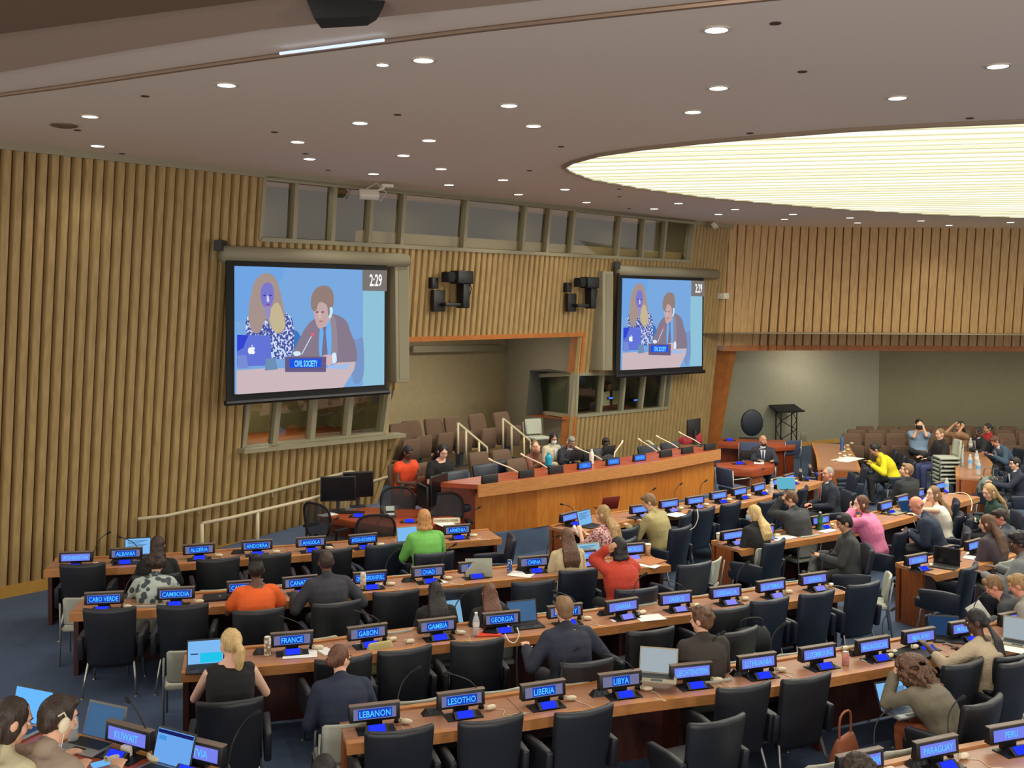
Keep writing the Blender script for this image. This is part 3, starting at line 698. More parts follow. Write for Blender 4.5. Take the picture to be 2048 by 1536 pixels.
CH = [
 ('k', 163, 1132, 'dark leather conference chair at the AFGHANISTAN nameplate', 0),
 ('k', 437, 1121, 'dark leather conference chair facing the ALGERIA nameplate', 0),
 ('k', 541, 1112, 'dark leather conference chair facing the ANDORRA nameplate', 0),
 ('k', 666, 1102, 'dark leather conference chair partly behind the man in dark grey suit', 0),
 ('n', 772, 1092, 'navy leather conference chair below the ANTIGUA AND BARBUDA nameplate', 4),
 ('n', 1030, 1075, 'navy leather chair turned sideways at the open end of the first left desk', 75),
 ('k', 217, 1222, 'dark leather conference chair at the CABO VERDE nameplate', 0),
 ('k', 364, 1215, 'dark leather conference chair at the CAMBODIA nameplate', 0),
 ('k', 795, 1187, 'dark leather conference chair left of the black haired woman, draped strap on its corner', 0),
 ('k', 925, 1180, 'dark leather conference chair between the black haired and the brown haired woman', 0),
 ('n', 1070, 1167, 'navy leather conference chair below the CHINA nameplate', 0),
 ('n', 1162, 1143, 'navy leather conference chair left of the woman in the red blouse', 5),
 ('n', 1395, 1131, 'navy leather conference chair alone at the aisle end beyond the COMOROS desk', 10),
 ('k', 814, 1304, 'dark leather conference chair below the GAMBIA nameplate, left of the two empty ones', 0),
 ('k', 958, 1287, 'dark leather conference chair below the water bottle on the FRANCE to GUINEA desk', 0),
 ('k', 690, 1322, 'dark leather conference chair just right of the woman with the auburn bun', 0),
 ('k', 1308, 1265, 'dark leather conference chair behind the open laptop with the pale screen', 0),
 ('k', 1462, 1221, 'dark leather conference chair half hidden by the curly haired man', 4),
 ('n', 1547, 1203, 'navy leather conference chair below the GUATEMALA nameplate', 4),
 ('n', 1642, 1189, 'navy leather conference chair below the GUINEA nameplate', 5),
 ('n', 1735, 1171, 'navy leather conference chair at the aisle end of the FRANCE to GUINEA desk', 5),
 ('k', 1484, 1266, 'smaller dark chair set back next to the curly haired man, bag on its seat', 10),
 ('k', 802, 1467, 'dark leather conference chair in the foreground below the LEBANON nameplate', 0),
 ('k', 987, 1446, 'dark leather conference chair in the foreground below the LESOTHO nameplate', 0),
 ('k', 1176, 1426, 'dark leather conference chair in the foreground below the LIBERIA nameplate', 4),
 ('k', 1496, 1378, 'dark leather conference chair in the foreground below the LITHUANIA nameplate', 5),
 ('k', 1622, 1360, 'dark leather conference chair in the foreground below the LUXEMBOURG nameplate', 5),
 ('k', 1443, 1447, 'dark chair set further back in the foreground, grey ledge along its top', 8),
 ('k', 1937, 1331, 'dark leather conference chair behind the woman with the curly mane', 4),
 ('k', 2040, 1315, 'dark leather conference chair behind the woman in the knitted sweater', 8),
 ('n', 1265, 1058, 'navy leather conference chair just behind the woman in pink pattern, nearest the aisle', 4),
 ('n', 1378, 1030, 'navy leather conference chair turned sideways with a bag, right of the tan jacket man', 35),
 ('n', 1414, 1020, 'navy leather conference chair with a white cable hanging down its left side', 8),
 ('n', 1468, 1009, 'navy leather conference chair left of the blonde woman with the face mask', 8),
 ('n', 1541, 1004, 'navy leather conference chair between the masked blonde and the man leaning on his hand', 6),
 ('n', 1568, 985, 'navy leather conference chair half hidden above the man leaning on his hand', 6),
 ('n', 1612, 978, 'navy leather conference chair just left of the grey haired man', 14),
 ('n', 1712, 950, 'navy leather conference chair behind the grey haired man, at the desk corner', 36),
 ('n', 1556, 1086, 'navy leather chair at the near end of the wing desk with the coffee cup', 14),
 ('n', 1925, 1031, 'navy leather conference chair right of the woman in the white top', 20),
 ('n', 1917, 1004, 'navy leather conference chair at the desk end below the white cable', 24),
 ('n', 1947, 1136, 'navy leather conference chair at the GUYANA desk, nearest the aisle', 18),
 ('n', 1733, 934, 'navy leather chair sideways to the short desk, left of the yellow jacket', 0),
 ('n', 1795, 903, 'navy leather chair in the back, right of the yellow jacket', 0),
 ('n', 1812, 912, 'navy leather chair in the back, below the photographer', 0),
 ('n', 1995, 935, 'navy leather chair right of the bottles on the short far desk', 0),
 ('n', 2018, 950, 'navy leather chair left of the man with glasses at the right edge', 0),
 ('n', 2010, 1003, 'navy leather chair below the seated man with glasses at the right edge', 10),
]
for k, x, y, l, dh in CH: chair_px(k, x, y, l, dh)
# cream guest chairs whose backs peek over the desks from the far side
GC = [(600, 1167, 'cream guest chair behind'), ]
for x, y, l, dh in [
 (160, 1196, 'left of the CABO VERDE nameplate', 0), (298, 1187, 'left of the CAMBODIA nameplate', 0), (432, 1180, 'right of the CAMBODIA nameplate', 0), (545, 1171, 'right of the CAMEROON nameplate', 0),
 (815, 1150, 'left of the CHAD nameplate', 0), (375, 1302, 'left of the laptop on the FRANCE desk', 0), (640, 1277, 'between the FRANCE and GABON nameplates', 0), (795, 1263, 'right of the GABON nameplate', 0), (1085, 1226, 'left of the GERMANY nameplate', 0), (1170, 1221, 'right of the GERMANY nameplate', 0), (1290, 1208, 'between the GHANA and GREECE nameplates', 0),
 (1395, 1192, 'between the GREECE and GRENADA nameplates', 0), (1484, 1180, 'right of the GRENADA nameplate', 0), (1503, 1176, 'left of the GUATEMALA nameplate', 0), (1590, 1162, 'between the GUATEMALA and GUINEA nameplates', 0),
 (840, 1402, 'between the LEBANON and LESOTHO nameplates', 0), (1005, 1382, 'between the LESOTHO and LIBERIA nameplates', 0), (1155, 1367, 'between the LIBERIA and LIBYA nameplates', 0), (1290, 1350, 'between the LIBYA and LIECHTENSTEIN nameplates', 0), (1468, 1324, 'between the LIECHTENSTEIN and LITHUANIA nameplates', 0), (1595, 1306, 'left of the LUXEMBOURG nameplate', 0),
 (1706, 1293, 'between the LUXEMBOURG and MADAGASCAR nameplates', 0), (1818, 1500, 'left of the PARAGUAY nameplate', 0), (1665, 1528, 'left of the PAPUA NEW GUINEA nameplate', 0)]:
    chair_px('g', x, y, 'cream guest chair back showing over the desk ' + l, dh, tz=.765).scale = (.92, .92, .885)
chair_px('g', 1785, 1133, 'cream guest chair standing in the aisle left of the GUYANA desk', 0, rz=75)
chair_px('g', 1440, 1104, 'cream guest chair in the aisle left of the wing desk with coffee cup', 0, rz=60)
chair_px('g', 1063, 828, 'pale grey chair standing against the booth beside the podium stage', 0, z=.86, rz=210)
# stack of cream chairs
for i in range(7):
    p = G(1912-i*3, 1003, .02); p = G(1893, 1000, 0)
    place('g', p.x, p.y, .0+i*.085, R(88), 'cream guest chair in the stack beside the short far desk, ' + ['lowest one', 'second from the bottom', 'third from the bottom', 'the middle one', 'third from the top', 'second from the top', 'topmost one'][i])
# ------------------------------------------------------------------ podium
def P2(px, py, z): p = G(px, py, z); return Vector((p.x, p.y, 0))
ft = [P2(x, y, 1.25) for x, y in ((957, 970), (1085, 954.5), (1305, 924.5), (1442, 899))]
pod = thing('podium_counter', 'long high wooden podium counter where the presiding panel sits', 'podium', (ft[0].x, ft[0].y, .4)); o = Vector((ft[0].x, ft[0].y, 0))
ftr = [p-o for p in ft]; bk = offset(ftr, .75); bk[0] = P2(876, 965, 1.25)-o
def bandp(A, B, z0, z1, nm, m, par, bev=0):
    mb = MB(); mb.loft([[Vector((a.x, a.y, z0)), Vector((b.x, b.y, z0)), Vector((b.x, b.y, z1)), Vector((a.x, a.y, z1))] for a, b in zip(A, B)]); return mb.build(nm, m, par)
bandp(ftr, offset(ftr, .03), .655, .85, 'front_fascia', M_edge, pod)
bandp(offset(ftr, .03), bk, .78, .85, 'countertop', M_deskred, pod)
pf = offset(ftr, .14); pf[0] = P2(950, 1069, .4)-o
dense = []
for i in range(3):
    n = (2, 3, 2)[i]
    for k in range(n): dense.append(pf[i].lerp(pf[i+1], k/n))
dense.append(pf[-1])
for i in range(len(dense)-1):
    a, b = dense[i], dense[i+1]; n_ = (b-a).normalized(); nn = Vector((-n_.y, n_.x, 0))*.03
    MB().hexa([Vector((p.x, p.y, .001)) for p in (a, b, b+nn, a+nn)], [Vector((p.x, p.y, .66)) for p in (a, b, b+nn, a+nn)]).build('front_panel', [M_panel, mat('veneer_panel_b', (190, 114, 38), .45, col2=(172, 96, 28), nscale=4, stretch=(6, 6, .8))][i % 2], pod)
a, b = pf[0], P2(872, 1046, .4)-o
b = bk[0]*.98
MB().hexa([Vector((p.x, p.y, .001)) for p in (a, b, b+Vector((.03, .03, 0)), a+Vector((.03, .03, 0)))], [Vector((p.x, p.y, .78)) for p in (a, b, b+Vector((.03, .03, 0)), a+Vector((.03, .03, 0)))]).build('end_panel', M_panelred, pod)
a = offset(ftr, .14)[-1]; b = bk[-1]
MB().hexa([Vector((p.x, p.y, .001)) for p in (a, b, b-n_*.03, a-n_*.03)], [Vector((p.x, p.y, .78)) for p in (a, b, b-n_*.03, a-n_*.03)]).build('end_panel', M_panelred, pod)
PODH = math.atan2((ft[2]-ft[1]).y, (ft[2]-ft[1]).x)
# operator desk left of the podium, desks right of it
def slab(name, label, cat, px, z, th, top, edge, legs, group=None):
    pts = [P2(x, y, z) for x, y in px]; o = sum(pts, Vector())/len(pts); t = thing(name, label, cat, o, 0, group)
    MB().prism([(p.x-o.x, p.y-o.y) for p in pts], z-th, z).build('tabletop', top, t, bevel=.006)
    for (a, b) in legs:
        A, B = P2(a[0], a[1], z)-o, P2(b[0], b[1], z)-o; d = (B-A).normalized(); n = Vector((-d.y, d.x, 0))*.04
        c_ = (A+B)/2*-.0
        MB().hexa([p for p in (A, B, B+n, A+n)], [p+Vector((0, 0, z-th-.001)) for p in (A, B, B+n, A+n)]).build('side_panel', edge, t)
    return t
slab('operator_desk', 'red topped operator desk with monitors and phone left of the podium', 'desk', [(640, 1030), (732, 1014), (850, 1018), (922, 1037), (921, 1043), (795, 1056), (706, 1043)], .74, .11, M_deskred, M_panelred, [((655, 1030), (706, 1038)), ((800, 1050), (905, 1040)), ((720, 1018), (840, 1021))])
slab('side_table', 'red wooden table right of the podium with the bearded man', 'desk', [(1432, 926), (1500, 921), (1549, 925), (1547, 932), (1505, 938), (1434, 934)], .76, .17, M_deskred, M_panelr, [((1500, 937), (1527, 934)), ((1440, 928), (1500, 924)), ((1443, 932), (1452, 931))])
slab('far_table', 'dark red table behind the bearded man with a blue lit console', 'desk', [(1436, 886), (1440, 876), (1562, 880), (1592, 884), (1590, 890), (1553, 893)], .76, .12, M_deskred, M_panelred, [((1552, 891), (1588, 888)), ((1442, 884), (1550, 888))])
# handrails
def rail(name, label, paths, r=.022, cat='handrail', brackets=()):
    P = paths[0][0]; t = thing(name, label, cat, (P.x, P.y, 0)); o = Vector((P.x, P.y, 0))
    for i, pth in enumerate(paths): MB().tube([p-o for p in pth], r, 8).build('rail' if i == 0 else 'post', M_beige, t, smooth=True)
    return t, o
r1 = [V(x, y, .28) for x, y in ((276, 1038), (330, 1032), (460, 1004), (600, 968), (700, 943), (708, 944))]
t, o = rail('wall_handrail', 'cream handrail sloping up along the slatted wall', [r1], .028)
for x, y in ((398, 1027), (545, 993), (604, 980)):
    MB().tube([V(x, y-10, .28)-o, V(x, y, .24)-o, V(x, y+4, .12)-o], .012, 6).build('bracket', M_beige, t)
r2 = [V(x, y, 1.25) for x, y in ((404, 1047), (460, 1036), (590, 1005), (680, 982), (780, 953), (786, 958))]
def down(p, z=0): return Vector((p.x, p.y, z))
rail('ramp_handrail', 'lower cream handrail on posts running to the podium stage', [r2, [r2[0], down(r2[0])], [V(515, 1024, 1.25), down(V(515, 1024, 1.25))], [r2[-1], down(r2[-1], .0)], [V(690, 980, 1.25), down(V(690, 980, 1.25))]], .028)
ramp = MB(); RA = [wp(1.0, 0, .12), wp(1.0, 0, 1.3), wp(W(770, 1000)[0]-.3, 0, 1.3), wp(W(770, 1000)[0]-.3, 0, .12)]
for p in RA: p.z = 0.001
struct(ramp.add([RA[0], RA[1], RA[2], RA[3], RA[2]+Vector((0, 0, .38)), RA[3]+Vector((0, 0, .38))], [(0, 1, 2, 3), (0, 1, 4, 5), (2, 3, 5, 4), (1, 2, 4), (0, 3, 5)]).build('floor_ramp', M_carp))
for nm, Y, pts, posts in (
   ('cream stair rail among the tiered seats, left of two', 18.9, [(916, 846), (974, 895), (974, 928)], [(916, 846), (932, 860), (958, 882)]),
   ('cream stair rail among the tiered seats, right of two', 20.6, [(1006, 837), (1060, 881), (1062, 900)], [(1006, 837), (1023, 850), (1048, 871)])):
    top_ = [at(x, y, Y+(x-pts[0][0])*.004) for x, y in pts]
    rail('stair_rail', nm, [top_]+[[at(x, y, Y+(x-pts[0][0])*.004), at(x, y+62, Y+(x-pts[0][0])*.004)] for x, y in posts], .022)
rail('stair_rail', 'cream rail behind the right end of the podium', [[at(1292, 883, 21.6), at(1298, 883, 21.6), at(1325, 905, 21.2)]], .03)
# theatre seats left niche
for i, (x, y) in enumerate(((795, 848), (820, 842), (864, 837), (903, 834), (951, 829), (1000, 825))):
    chair_px('t', x, y, 'brown folded theatre seat in the upper row of the left niche, ' + ['first from the left', 'second from the left', 'third from the left', 'fourth from the left', 'fifth from the left', 'rightmost beside the corner'][i], rz=228, z=.86)
for i, (x, y) in enumerate(((955, 905), (1000, 900), (853, 925), (1030, 918))):
    chair_px('t', x, y, 'brown theatre seat of the lower row, ' + ['behind the left stair rail', 'left of the right stair rail', 'beside the woman in black', 'just behind the bald panellist'][i], rz=222, z=.4)
for i, x in enumerate((1702, 1746, 1789, 1832, 1876, 1920, 1966, 2010, 2054)): chair_px('t', x, 868, 'brown theatre seat in the nearest row of the far niche', rz=178, z=0, tz=.93, group='brown seats of the nearest far row')
for i, x in enumerate((1712, 1753, 1795, 1838, 1880, 1922, 1963, 2005, 2047)): chair_px('t', x, 859, 'brown theatre seat in the middle row of the far niche', rz=178, z=0, group='brown seats of the middle far row')
for i, x in enumerate((1730, 1772, 1813, 1853, 1893, 1934, 1975, 2016)): chair_px('t', x, 851.5, 'brown theatre seat in the back row of the far niche', rz=178, z=0, tz=.97, group='brown seats of the back far row')
# podium chairs, office chairs, visitor chairs
for x, y, l in ((1010, 921, 'navy chair at the podium counter left of the bald panellist'), (1290, 893.5, 'navy chair at the podium counter right of the dark masked panellist'), (1335, 887, 'navy chair at the podium counter left of the red folder'), (905, 944, 'navy chair at the left end of the podium counter'), (965, 930, 'navy chair behind the left end of the podium with a patterned bag')):
    chair_px('n', x, y, l, rz=math.degrees(PODH)+180, z=.4)
for x, y, rz, l in ((625, 1008, -35, 'black mesh office chair left of the operator desk'), (752, 1032, 10, 'black mesh office chair in front of the operator desk, low frame'), (795, 975, 190, 'grey mesh office chair behind the desk phone'), (890, 987, 195, 'grey mesh office chair beside the left end of the podium')):
    chair_px('m', x, y, l, rz=rz)
chair_px('b', 1449, 938, 'blue visitor armchair with steel arms below the side table', rz=-60)
chair_px('b', 1586, 882, 'grey blue armchair at the right end of the far table', rz=30)
chair_px('b', 1500, 886, 'grey armchair back behind the laptop of the bearded man', rz=180)
t = thing('round_back_chair', 'dark round backed chair behind the far table', 'chair', down(G(1503, 917, 0)))
MB().ell((0, 0, .95), (.30, .05, .36), n=20, k=12).build('backrest', M_leather, t, smooth=True); MB().box((0, .2, .47), (.5, .46, .09)).build('seat', M_leather, t, bevel=.03); MB().tube([(0, .1, .45), (0, .1, 0)], .04, 8).build('stem', M_black, t)
# truss lectern
p = G(1572, 900, 0); t = thing('truss_lectern', 'black truss lectern with tilted top in the far niche', 'lectern', (p.x, p.y, 0), R(20))
for sx in (-.26, .26):
    mb = MB()
    for sy in (-.12, .12): mb.tube([(sx, sy, 0), (sx, sy, 1.12)], .018, 6)
    for k in range(4): mb.tube([(sx, -.12 if k % 2 else .12, .06+k*.26), (sx, .12 if k % 2 else -.12, .32+k*.26)], .01, 5)
    mb.build('truss_leg', M_blackm, t)
mb = MB()
for k in range(4): mb.tube([(-.26 if k % 2 else .26, -.12, .06+k*.26), (.26 if k % 2 else -.26, -.12, .32+k*.26)], .012, 5)
mb.tube([(-.26, -.12, .06), (.26, -.12, .06)], .015, 5); mb.tube([(-.26, -.12, 1.1), (.26, -.12, 1.1)], .015, 5); mb.build('truss_brace', M_blackm, t)
MB().box((0, 0, 1.17), (.85, .5, .03), 0, Matrix.Rotation(R(18), 3, 'X')).box((0, -.24, 1.11), (.85, .03, .05)).build('reading_top', M_blackm, t); MB().box((0, 0, .02), (.7, .45, .03)).build('base', M_blackm, t)

# ------------------------------------------------------------------ projection screens
def tri(nm, pts, m, par, d): MB().quad([p for p in pts]).build(nm, m, par)
M_sky = emat('screen_sky', (116, 162, 214), .85); M_skyr = emat('screen_sky_right', (138, 186, 208), .85)
def screen(label, C, hous, bot, off):
    """C: picture corners TL,TR,BR,BL px; flat screen hanging parallel to the wall"""
    c = [V(x, y, off) for x, y in C]; o = (c[0]+c[1]+c[2]+c[3])/4
    t = thing('projection_screen', label, 'projection screen', o)
    Wd = (V(C[1][0], 650, off)-V(C[0][0], 650, off)).length
    h = [(c[0]-c[3]).z, (c[1]-c[2]).z]
    def L(u, v, e=0):   # u 0..1 left-right, v 0..1 top-bottom
        p = (c[0]*(1-u)+c[1]*u)*(1-v)+(c[3]*(1-u)+c[2]*u)*v; return p-o+N*e
    b = .045
    MB().hexa([L(-b, -.055, -.01), L(1+b*.5, -.055, -.01), L(1+b*.5, 1.06, -.01), L(-b, 1.06, -.01)], [L(-b, -.055, -.03), L(1+b*.5, -.055, -.03), L(1+b*.5, 1.06, -.03), L(-b, 1.06, -.03)]).build('black_border', M_blackm, t)
    MB().tube([L(-b*1.2, 1.065), L(1+b*.8, 1.065)], .045, 8).build('weight_bar', M_black, t)
    hp = [V(x, y, off-.08)-o for x, y in hous]; MB().tube(hp, .128, 14).build('roller_housing', M_spk, t, smooth=True)
    MB().box(hp[0]+Vector((0, 0, .12)), (.12, .3, .16)).build('wall_bracket', M_black, t)
    im = MB().quad([L(0, 0), L(1, 0), L(1, 1), L(0, 1)]).build('picture', M_sky, t)
    k = [0]
    def Z(zx, zy):      # zoomed-crop coordinates -> uv
        u = (zx-182)/795.; top_ = 508+24*u; bt = 1188-51*u; return u, (zy-top_)/(bt-top_)
    def shape(nm, pts, m, sm=True):
        k[0] += 1; e = .002+k[0]*.0016
        q = [Vector((x, y, 0)) for x, y in pts]
        if sm:
            n = len(q); q2 = []
            for i in range(n):
                p0, p1, p2, p3 = q[i-1], q[i], q[(i+1) % n], q[(i+2) % n]
                for j in range(4):
                    tt = j/4; q2.append(.5*((2*p1)+(p2-p0)*tt+(2*p0-5*p1+4*p2-p3)*tt*tt+(3*p1-p0-3*p2+p3)*tt**3))
            q = q2
        v = []
        for p in q:
            u, w = Z(p.x, p.y); u = min(max(u, 0), 1); w = min(max(w, 0), 1); v.append(L(u, w, e))
        me = MB().quad(v).mesh(nm, m); bm = bmesh.new(); bm.from_mesh(me); bmesh.ops.triangulate(bm, faces=bm.faces[:], ngon_method='EAR_CLIP'); bm.to_mesh(me); bm.free()
        return link(nm, me, im)
    E = lambda n, c, s=.78: emat('scr_'+n, c, s)
    shape('right_margin', [(850, 640), (977, 640), (977, 1137), (850, 1145)], M_skyr, False)
    shape('upper_wash', [(183, 509), (420, 516), (330, 700), (183, 800)], E('wash', (112, 164, 226)), True)
    shape('armchair', [(470, 870), (480, 850), (500, 870), (520, 940), (480, 980)], E('chair', (60, 120, 190)))
    shape('armchair', [(760, 910), (820, 895), (850, 900), (852, 1090), (800, 1130), (770, 1000)], E('chairb', (120, 150, 200)))
    shape('woman_blouse', [(236, 870), (236, 790), (280, 740), (340, 725), (430, 755), (465, 800), (472, 900), (455, 975), (380, 1000), (240, 900)], stripe_em('scr_floral', (66, 78, 150), (196, 206, 232), 26))
    shape('woman_hair', [(262, 850), (246, 760), (262, 640), (285, 575), (330, 545), (375, 568), (400, 640), (420, 740), (428, 830), (395, 868), (360, 840), (330, 790), (300, 860)], E('hairw', (166, 146, 140)))
    shape('woman_hair_light', [(345, 760), (385, 700), (415, 760), (425, 830), (392, 862), (362, 838)], E('hairl', (196, 182, 146)))
    shape('woman_face', [(305, 640), (318, 605), (340, 595), (362, 612), (370, 660), (360, 710), (338, 738), (316, 715), (305, 680)], E('facew', (122, 120, 205)))
    shape('woman_neck', [(328, 725), (350, 725), (352, 760), (340, 800), (328, 765)], E('neckw', (148, 140, 196)))
    for ex in (322, 352): shape('woman_eye', [(ex-7, 664), (ex, 660), (ex+7, 664), (ex, 668)], E('eyew', (60, 50, 140)))
    shape('woman_nose', [(334, 668), (342, 668), (345, 695), (334, 697)], E('nosew', (214, 206, 236)))
    shape('woman_mouth', [(328, 712), (340, 708), (350, 712), (340, 718)], E('mouthw', (150, 70, 150)))
    shape('man_jacket', [(440, 1020), (470, 950), (520, 850), (560, 800), (620, 770), (690, 765), (750, 800), (775, 860), (800, 920), (810, 1010), (740, 1030), (560, 1010), (480, 1040)], E('suit', (134, 122, 140)))
    shape('man_lapel', [(655, 800), (690, 790), (700, 980), (660, 990)], E('lap', (150, 136, 148)))
    shape('man_shirt', [(606, 830), (640, 810), (662, 790), (664, 985), (604, 990)], E('shirt', (110, 176, 240)))
    shape('man_tie', [(618, 835), (640, 832), (636, 860), (645, 985), (615, 988), (624, 860)], E('tie', (122, 112, 140)))
    shape('man_face', [(568, 730), (590, 700), (640, 690), (665, 720), (660, 780), (640, 820), (600, 840), (580, 800)], E('facem', (196, 168, 168)))
    shape('man_hair', [(560, 735), (556, 680), (575, 635), (610, 613), (655, 620), (678, 665), (672, 740), (650, 770), (640, 715), (600, 700), (582, 745)], E('hairm', (148, 126, 120)))
    for ex in (588, 618): shape('man_eye', [(ex-8, 752), (ex, 747), (ex+8, 752), (ex, 757)], E('eyem', (110, 84, 100)))
    shape('man_nose', [(596, 756), (606, 756), (608, 782), (596, 784)], E('nosem', (214, 184, 176)))
    shape('man_mouth', [(596, 800), (608, 797), (620, 800), (608, 806)], E('mouthm', (164, 116, 128)))
    shape('earphone', [(655, 730), (668, 726), (672, 750), (660, 785), (650, 780), (656, 755)], E('earp', (196, 232, 250)))
    shape('table', [(184, 1188), (184, 1060), (320, 1050), (640, 1050), (700, 1020), (800, 1015), (790, 1060), (730, 1152)], E('table', (204, 184, 188)), False)
    shape('man_hand', [(615, 985), (650, 978), (680, 985), (678, 1020), (645, 1035), (620, 1020)], E('handm', (210, 180, 186)))
    shape('man_cuff', [(668, 975), (688, 970), (692, 1015), (672, 1022)], E('cuff', (214, 236, 255)))
    shape('man_cuff', [(462, 965), (490, 960), (500, 978), (470, 985)], E('cuff', (214, 236, 255)))
    shape('laptop_lid', [(186, 872), (346, 876), (352, 1035), (186, 1040)], E('lapt', (98, 116, 214)), False)
    shape('laptop_shade', [(186, 872), (240, 874), (215, 940), (186, 960)], E('lapt2', (50, 70, 210)), False)
    ap = [(253, 940), (262, 936), (270, 943), (266, 955), (271, 965), (262, 975), (253, 972), (244, 975), (237, 962), (239, 945), (246, 938)]
    shape('laptop_emblem', ap, E('emb', (240, 246, 255))); shape('laptop_emblem_leaf', [(252, 934), (256, 926), (260, 926), (256, 934)], E('emb', (240, 246, 255)))
    shape('desk_box', [(322, 998), (368, 996), (382, 1055), (318, 1062)], E('boxx', (110, 142, 180)), False)
    shape('papers', [(640, 1035), (740, 1030), (770, 1018), (745, 1055), (640, 1052)], E('pap', (160, 190, 236)), False)
    for a_, b_ in (((559, 870), (503, 975)),): shape('microphone', [(a_[0]-3, a_[1]), (a_[0]+3, a_[1]), (b_[0]+3, b_[1]), (b_[0]-3, b_[1])], E('micr', (200, 216, 236)), False)
    shape('microphone_light', [(552, 862), (565, 862), (565, 880), (552, 880)], E('micl', (226, 96, 130)))
    shape('gooseneck', [(352, 990), (356, 960), (378, 942), (410, 950), (424, 985), (416, 985), (402, 958), (380, 950), (362, 966), (358, 990)], E('goos', (190, 220, 240)))
    shape('small_display', [(186, 980), (228, 980), (236, 1048), (186, 1050)], E('sdsp', (120, 140, 214)), False)
    shape('nameplate_frame', [(416, 990), (632, 988), (630, 1070), (416, 1070)], E('npf', (104, 92, 130)), False)
    shape('nameplate_panel', [(438, 1000), (606, 998), (604, 1045), (438, 1048)], E('npp', (34, 84, 226)), False)
    def lettering(txt, x0, x1, y0, y1, col, nm):
        me = textmesh(txt, 1, 1); xs = [v.co.x for v in me.vertices]; zs = [v.co.z for v in me.vertices]
        a0, a1, b0, b1 = min(xs), max(xs), min(zs), max(zs); k[0] += 1
        for v in me.vertices:
            u, w = Z(x0+(v.co.x-a0)/(a1-a0)*(x1-x0), y1-(v.co.z-b0)/(b1-b0)*(y1-y0)); v.co = L(u, w, .01+k[0]*.0016)
        me.materials.append(emat('scrt_'+nm, col, 1)); link(nm, me, im)
    lettering('CIVIL SOCIETY', 462, 582, 1008, 1042, (130, 230, 255), 'screen_lettering')
    shape('timer_box', [(832, 528), (977, 532), (976, 642), (832, 638)], E('tim', (122, 116, 112)), False)
    lettering('2:29', 872, 944, 552, 616, (250, 252, 255), 'timer_digits')
    return t
def stripe_em(name, c1, c2, scale):
    if name in MC: return MC[name]
    m = emat(name, c1, .9); nt = m.node_tree; e = [n for n in nt.nodes if n.type == 'EMISSION'][0]
    tc = nt.nodes.new('ShaderNodeTexCoord'); v = nt.nodes.new('ShaderNodeTexNoise'); v.inputs['Scale'].default_value = scale
    r = nt.nodes.new('ShaderNodeValToRGB'); r.color_ramp.elements[0].color = lin(c1); r.color_ramp.elements[1].color = lin(c2); r.color_ramp.elements[0].position = .5; r.color_ramp.elements[1].position = .56
    nt.links.new(tc.outputs['Object'], v.inputs['Vector']); nt.links.new(v.outputs['Fac'], r.inputs[0]); nt.links.new(r.outputs[0], e.inputs[0]); return m
screen('left and larger projection screen showing two people and timer 2:29', [(468.7, 531.8), (769, 540.9), (768.2, 769.4), (469.1, 788.6)], [(441, 507), (812, 521)], None, .8)
screen('right and smaller projection screen, beside the corner of the hall', [(1244.7, 556.4), (1404.8, 562), (1403.3, 732), (1240.6, 740.3)], [(1234, 541), (1432, 549)], None, .8)
# column loudspeakers
def wbox(name, label, cat, px, d0, d1, m, parts=None):
    a = [V(x, y, d1) for x, y in px]; o = a[0]; t = thing(name, label, cat, o)
    MB().hexa([p-o for p in a], [p-o-N*(d1-d0) for p in a]).build('cabinet', m, t, bevel=.012)
    return t, o
t, o = wbox('column_speaker', 'tall grey column loudspeaker right of the larger screen', 'loudspeaker', [(790, 526), (819, 526), (819, 764), (793, 766)], .35, .75, M_spk)
MB().quad([V(x, y, .757)-o for x, y in ((797, 535), (817, 535), (817, 757), (799, 758))]).build('grille', mat('speaker_grille', (132, 126, 104), .7), t)
t, o = wbox('column_speaker', 'tall grey column loudspeaker left of the smaller screen', 'loudspeaker', [(1206, 542), (1227, 543), (1225, 741), (1206, 741)], .35, .75, M_spk)
MB().quad([V(x, y, .757)-o for x, y in ((1212, 548), (1225, 548), (1223, 736), (1212, 736))]).build('grille', MC['speaker_grille'], t)
# remote cameras on wall brackets
def ptz(label, x, y, s):
    o = V(x, y, .35); o = V(x, y, .30+TILT*o.z); t = thing('video_camera', label, 'camera', o, math.atan2(U.y, U.x)); t.scale = (s, s, s)
    M_ = Matrix.Rotation(R(0), 3, 'X')
    MB().box((-.28, .12, -.05), (.30, .10, .42)).build('wall_plate', M_black, t, bevel=.01); MB().box((-.40, .12, .30), (.16, .12, .22)).build('junction_box', M_black, t, bevel=.01)
    MB().box((.02, -.02, -.12), (.55, .12, .07)).build('bracket_arm', M_black, t, bevel=.01); MB().box((.27, -.02, .06), (.18, .22, .5)).build('pan_head', M_black, t, bevel=.02)
    MB().box((.20, -.05, .42), (.42, .26, .26)).build('camera_body', M_black, t, bevel=.02)
    MB().lathe([(.001, 0), (.085, 0), (.085, .12), (.105, .2), (.105, .26), (.08, .26), (.07, .2), (.001, .2)], (-.0, -.05, .42), 16, 0, (-1, 0, 0)).build('lens', M_blackm, t)
    MB().box((-.17, -.05, .42), (.16, .22, .20)).build('lens_hood', M_blackm, t, bevel=.01)
    MB().tube([(.35, -.1, .4), (.42, -.1, .2), (.36, -.1, 0)], .012, 6).build('cable', M_blackm, t)
ptz('remote video camera on black wall bracket right of the larger screen', 905, 597, .95)
ptz('remote video camera on black wall bracket left of the smaller screen', 1165, 601, .92)
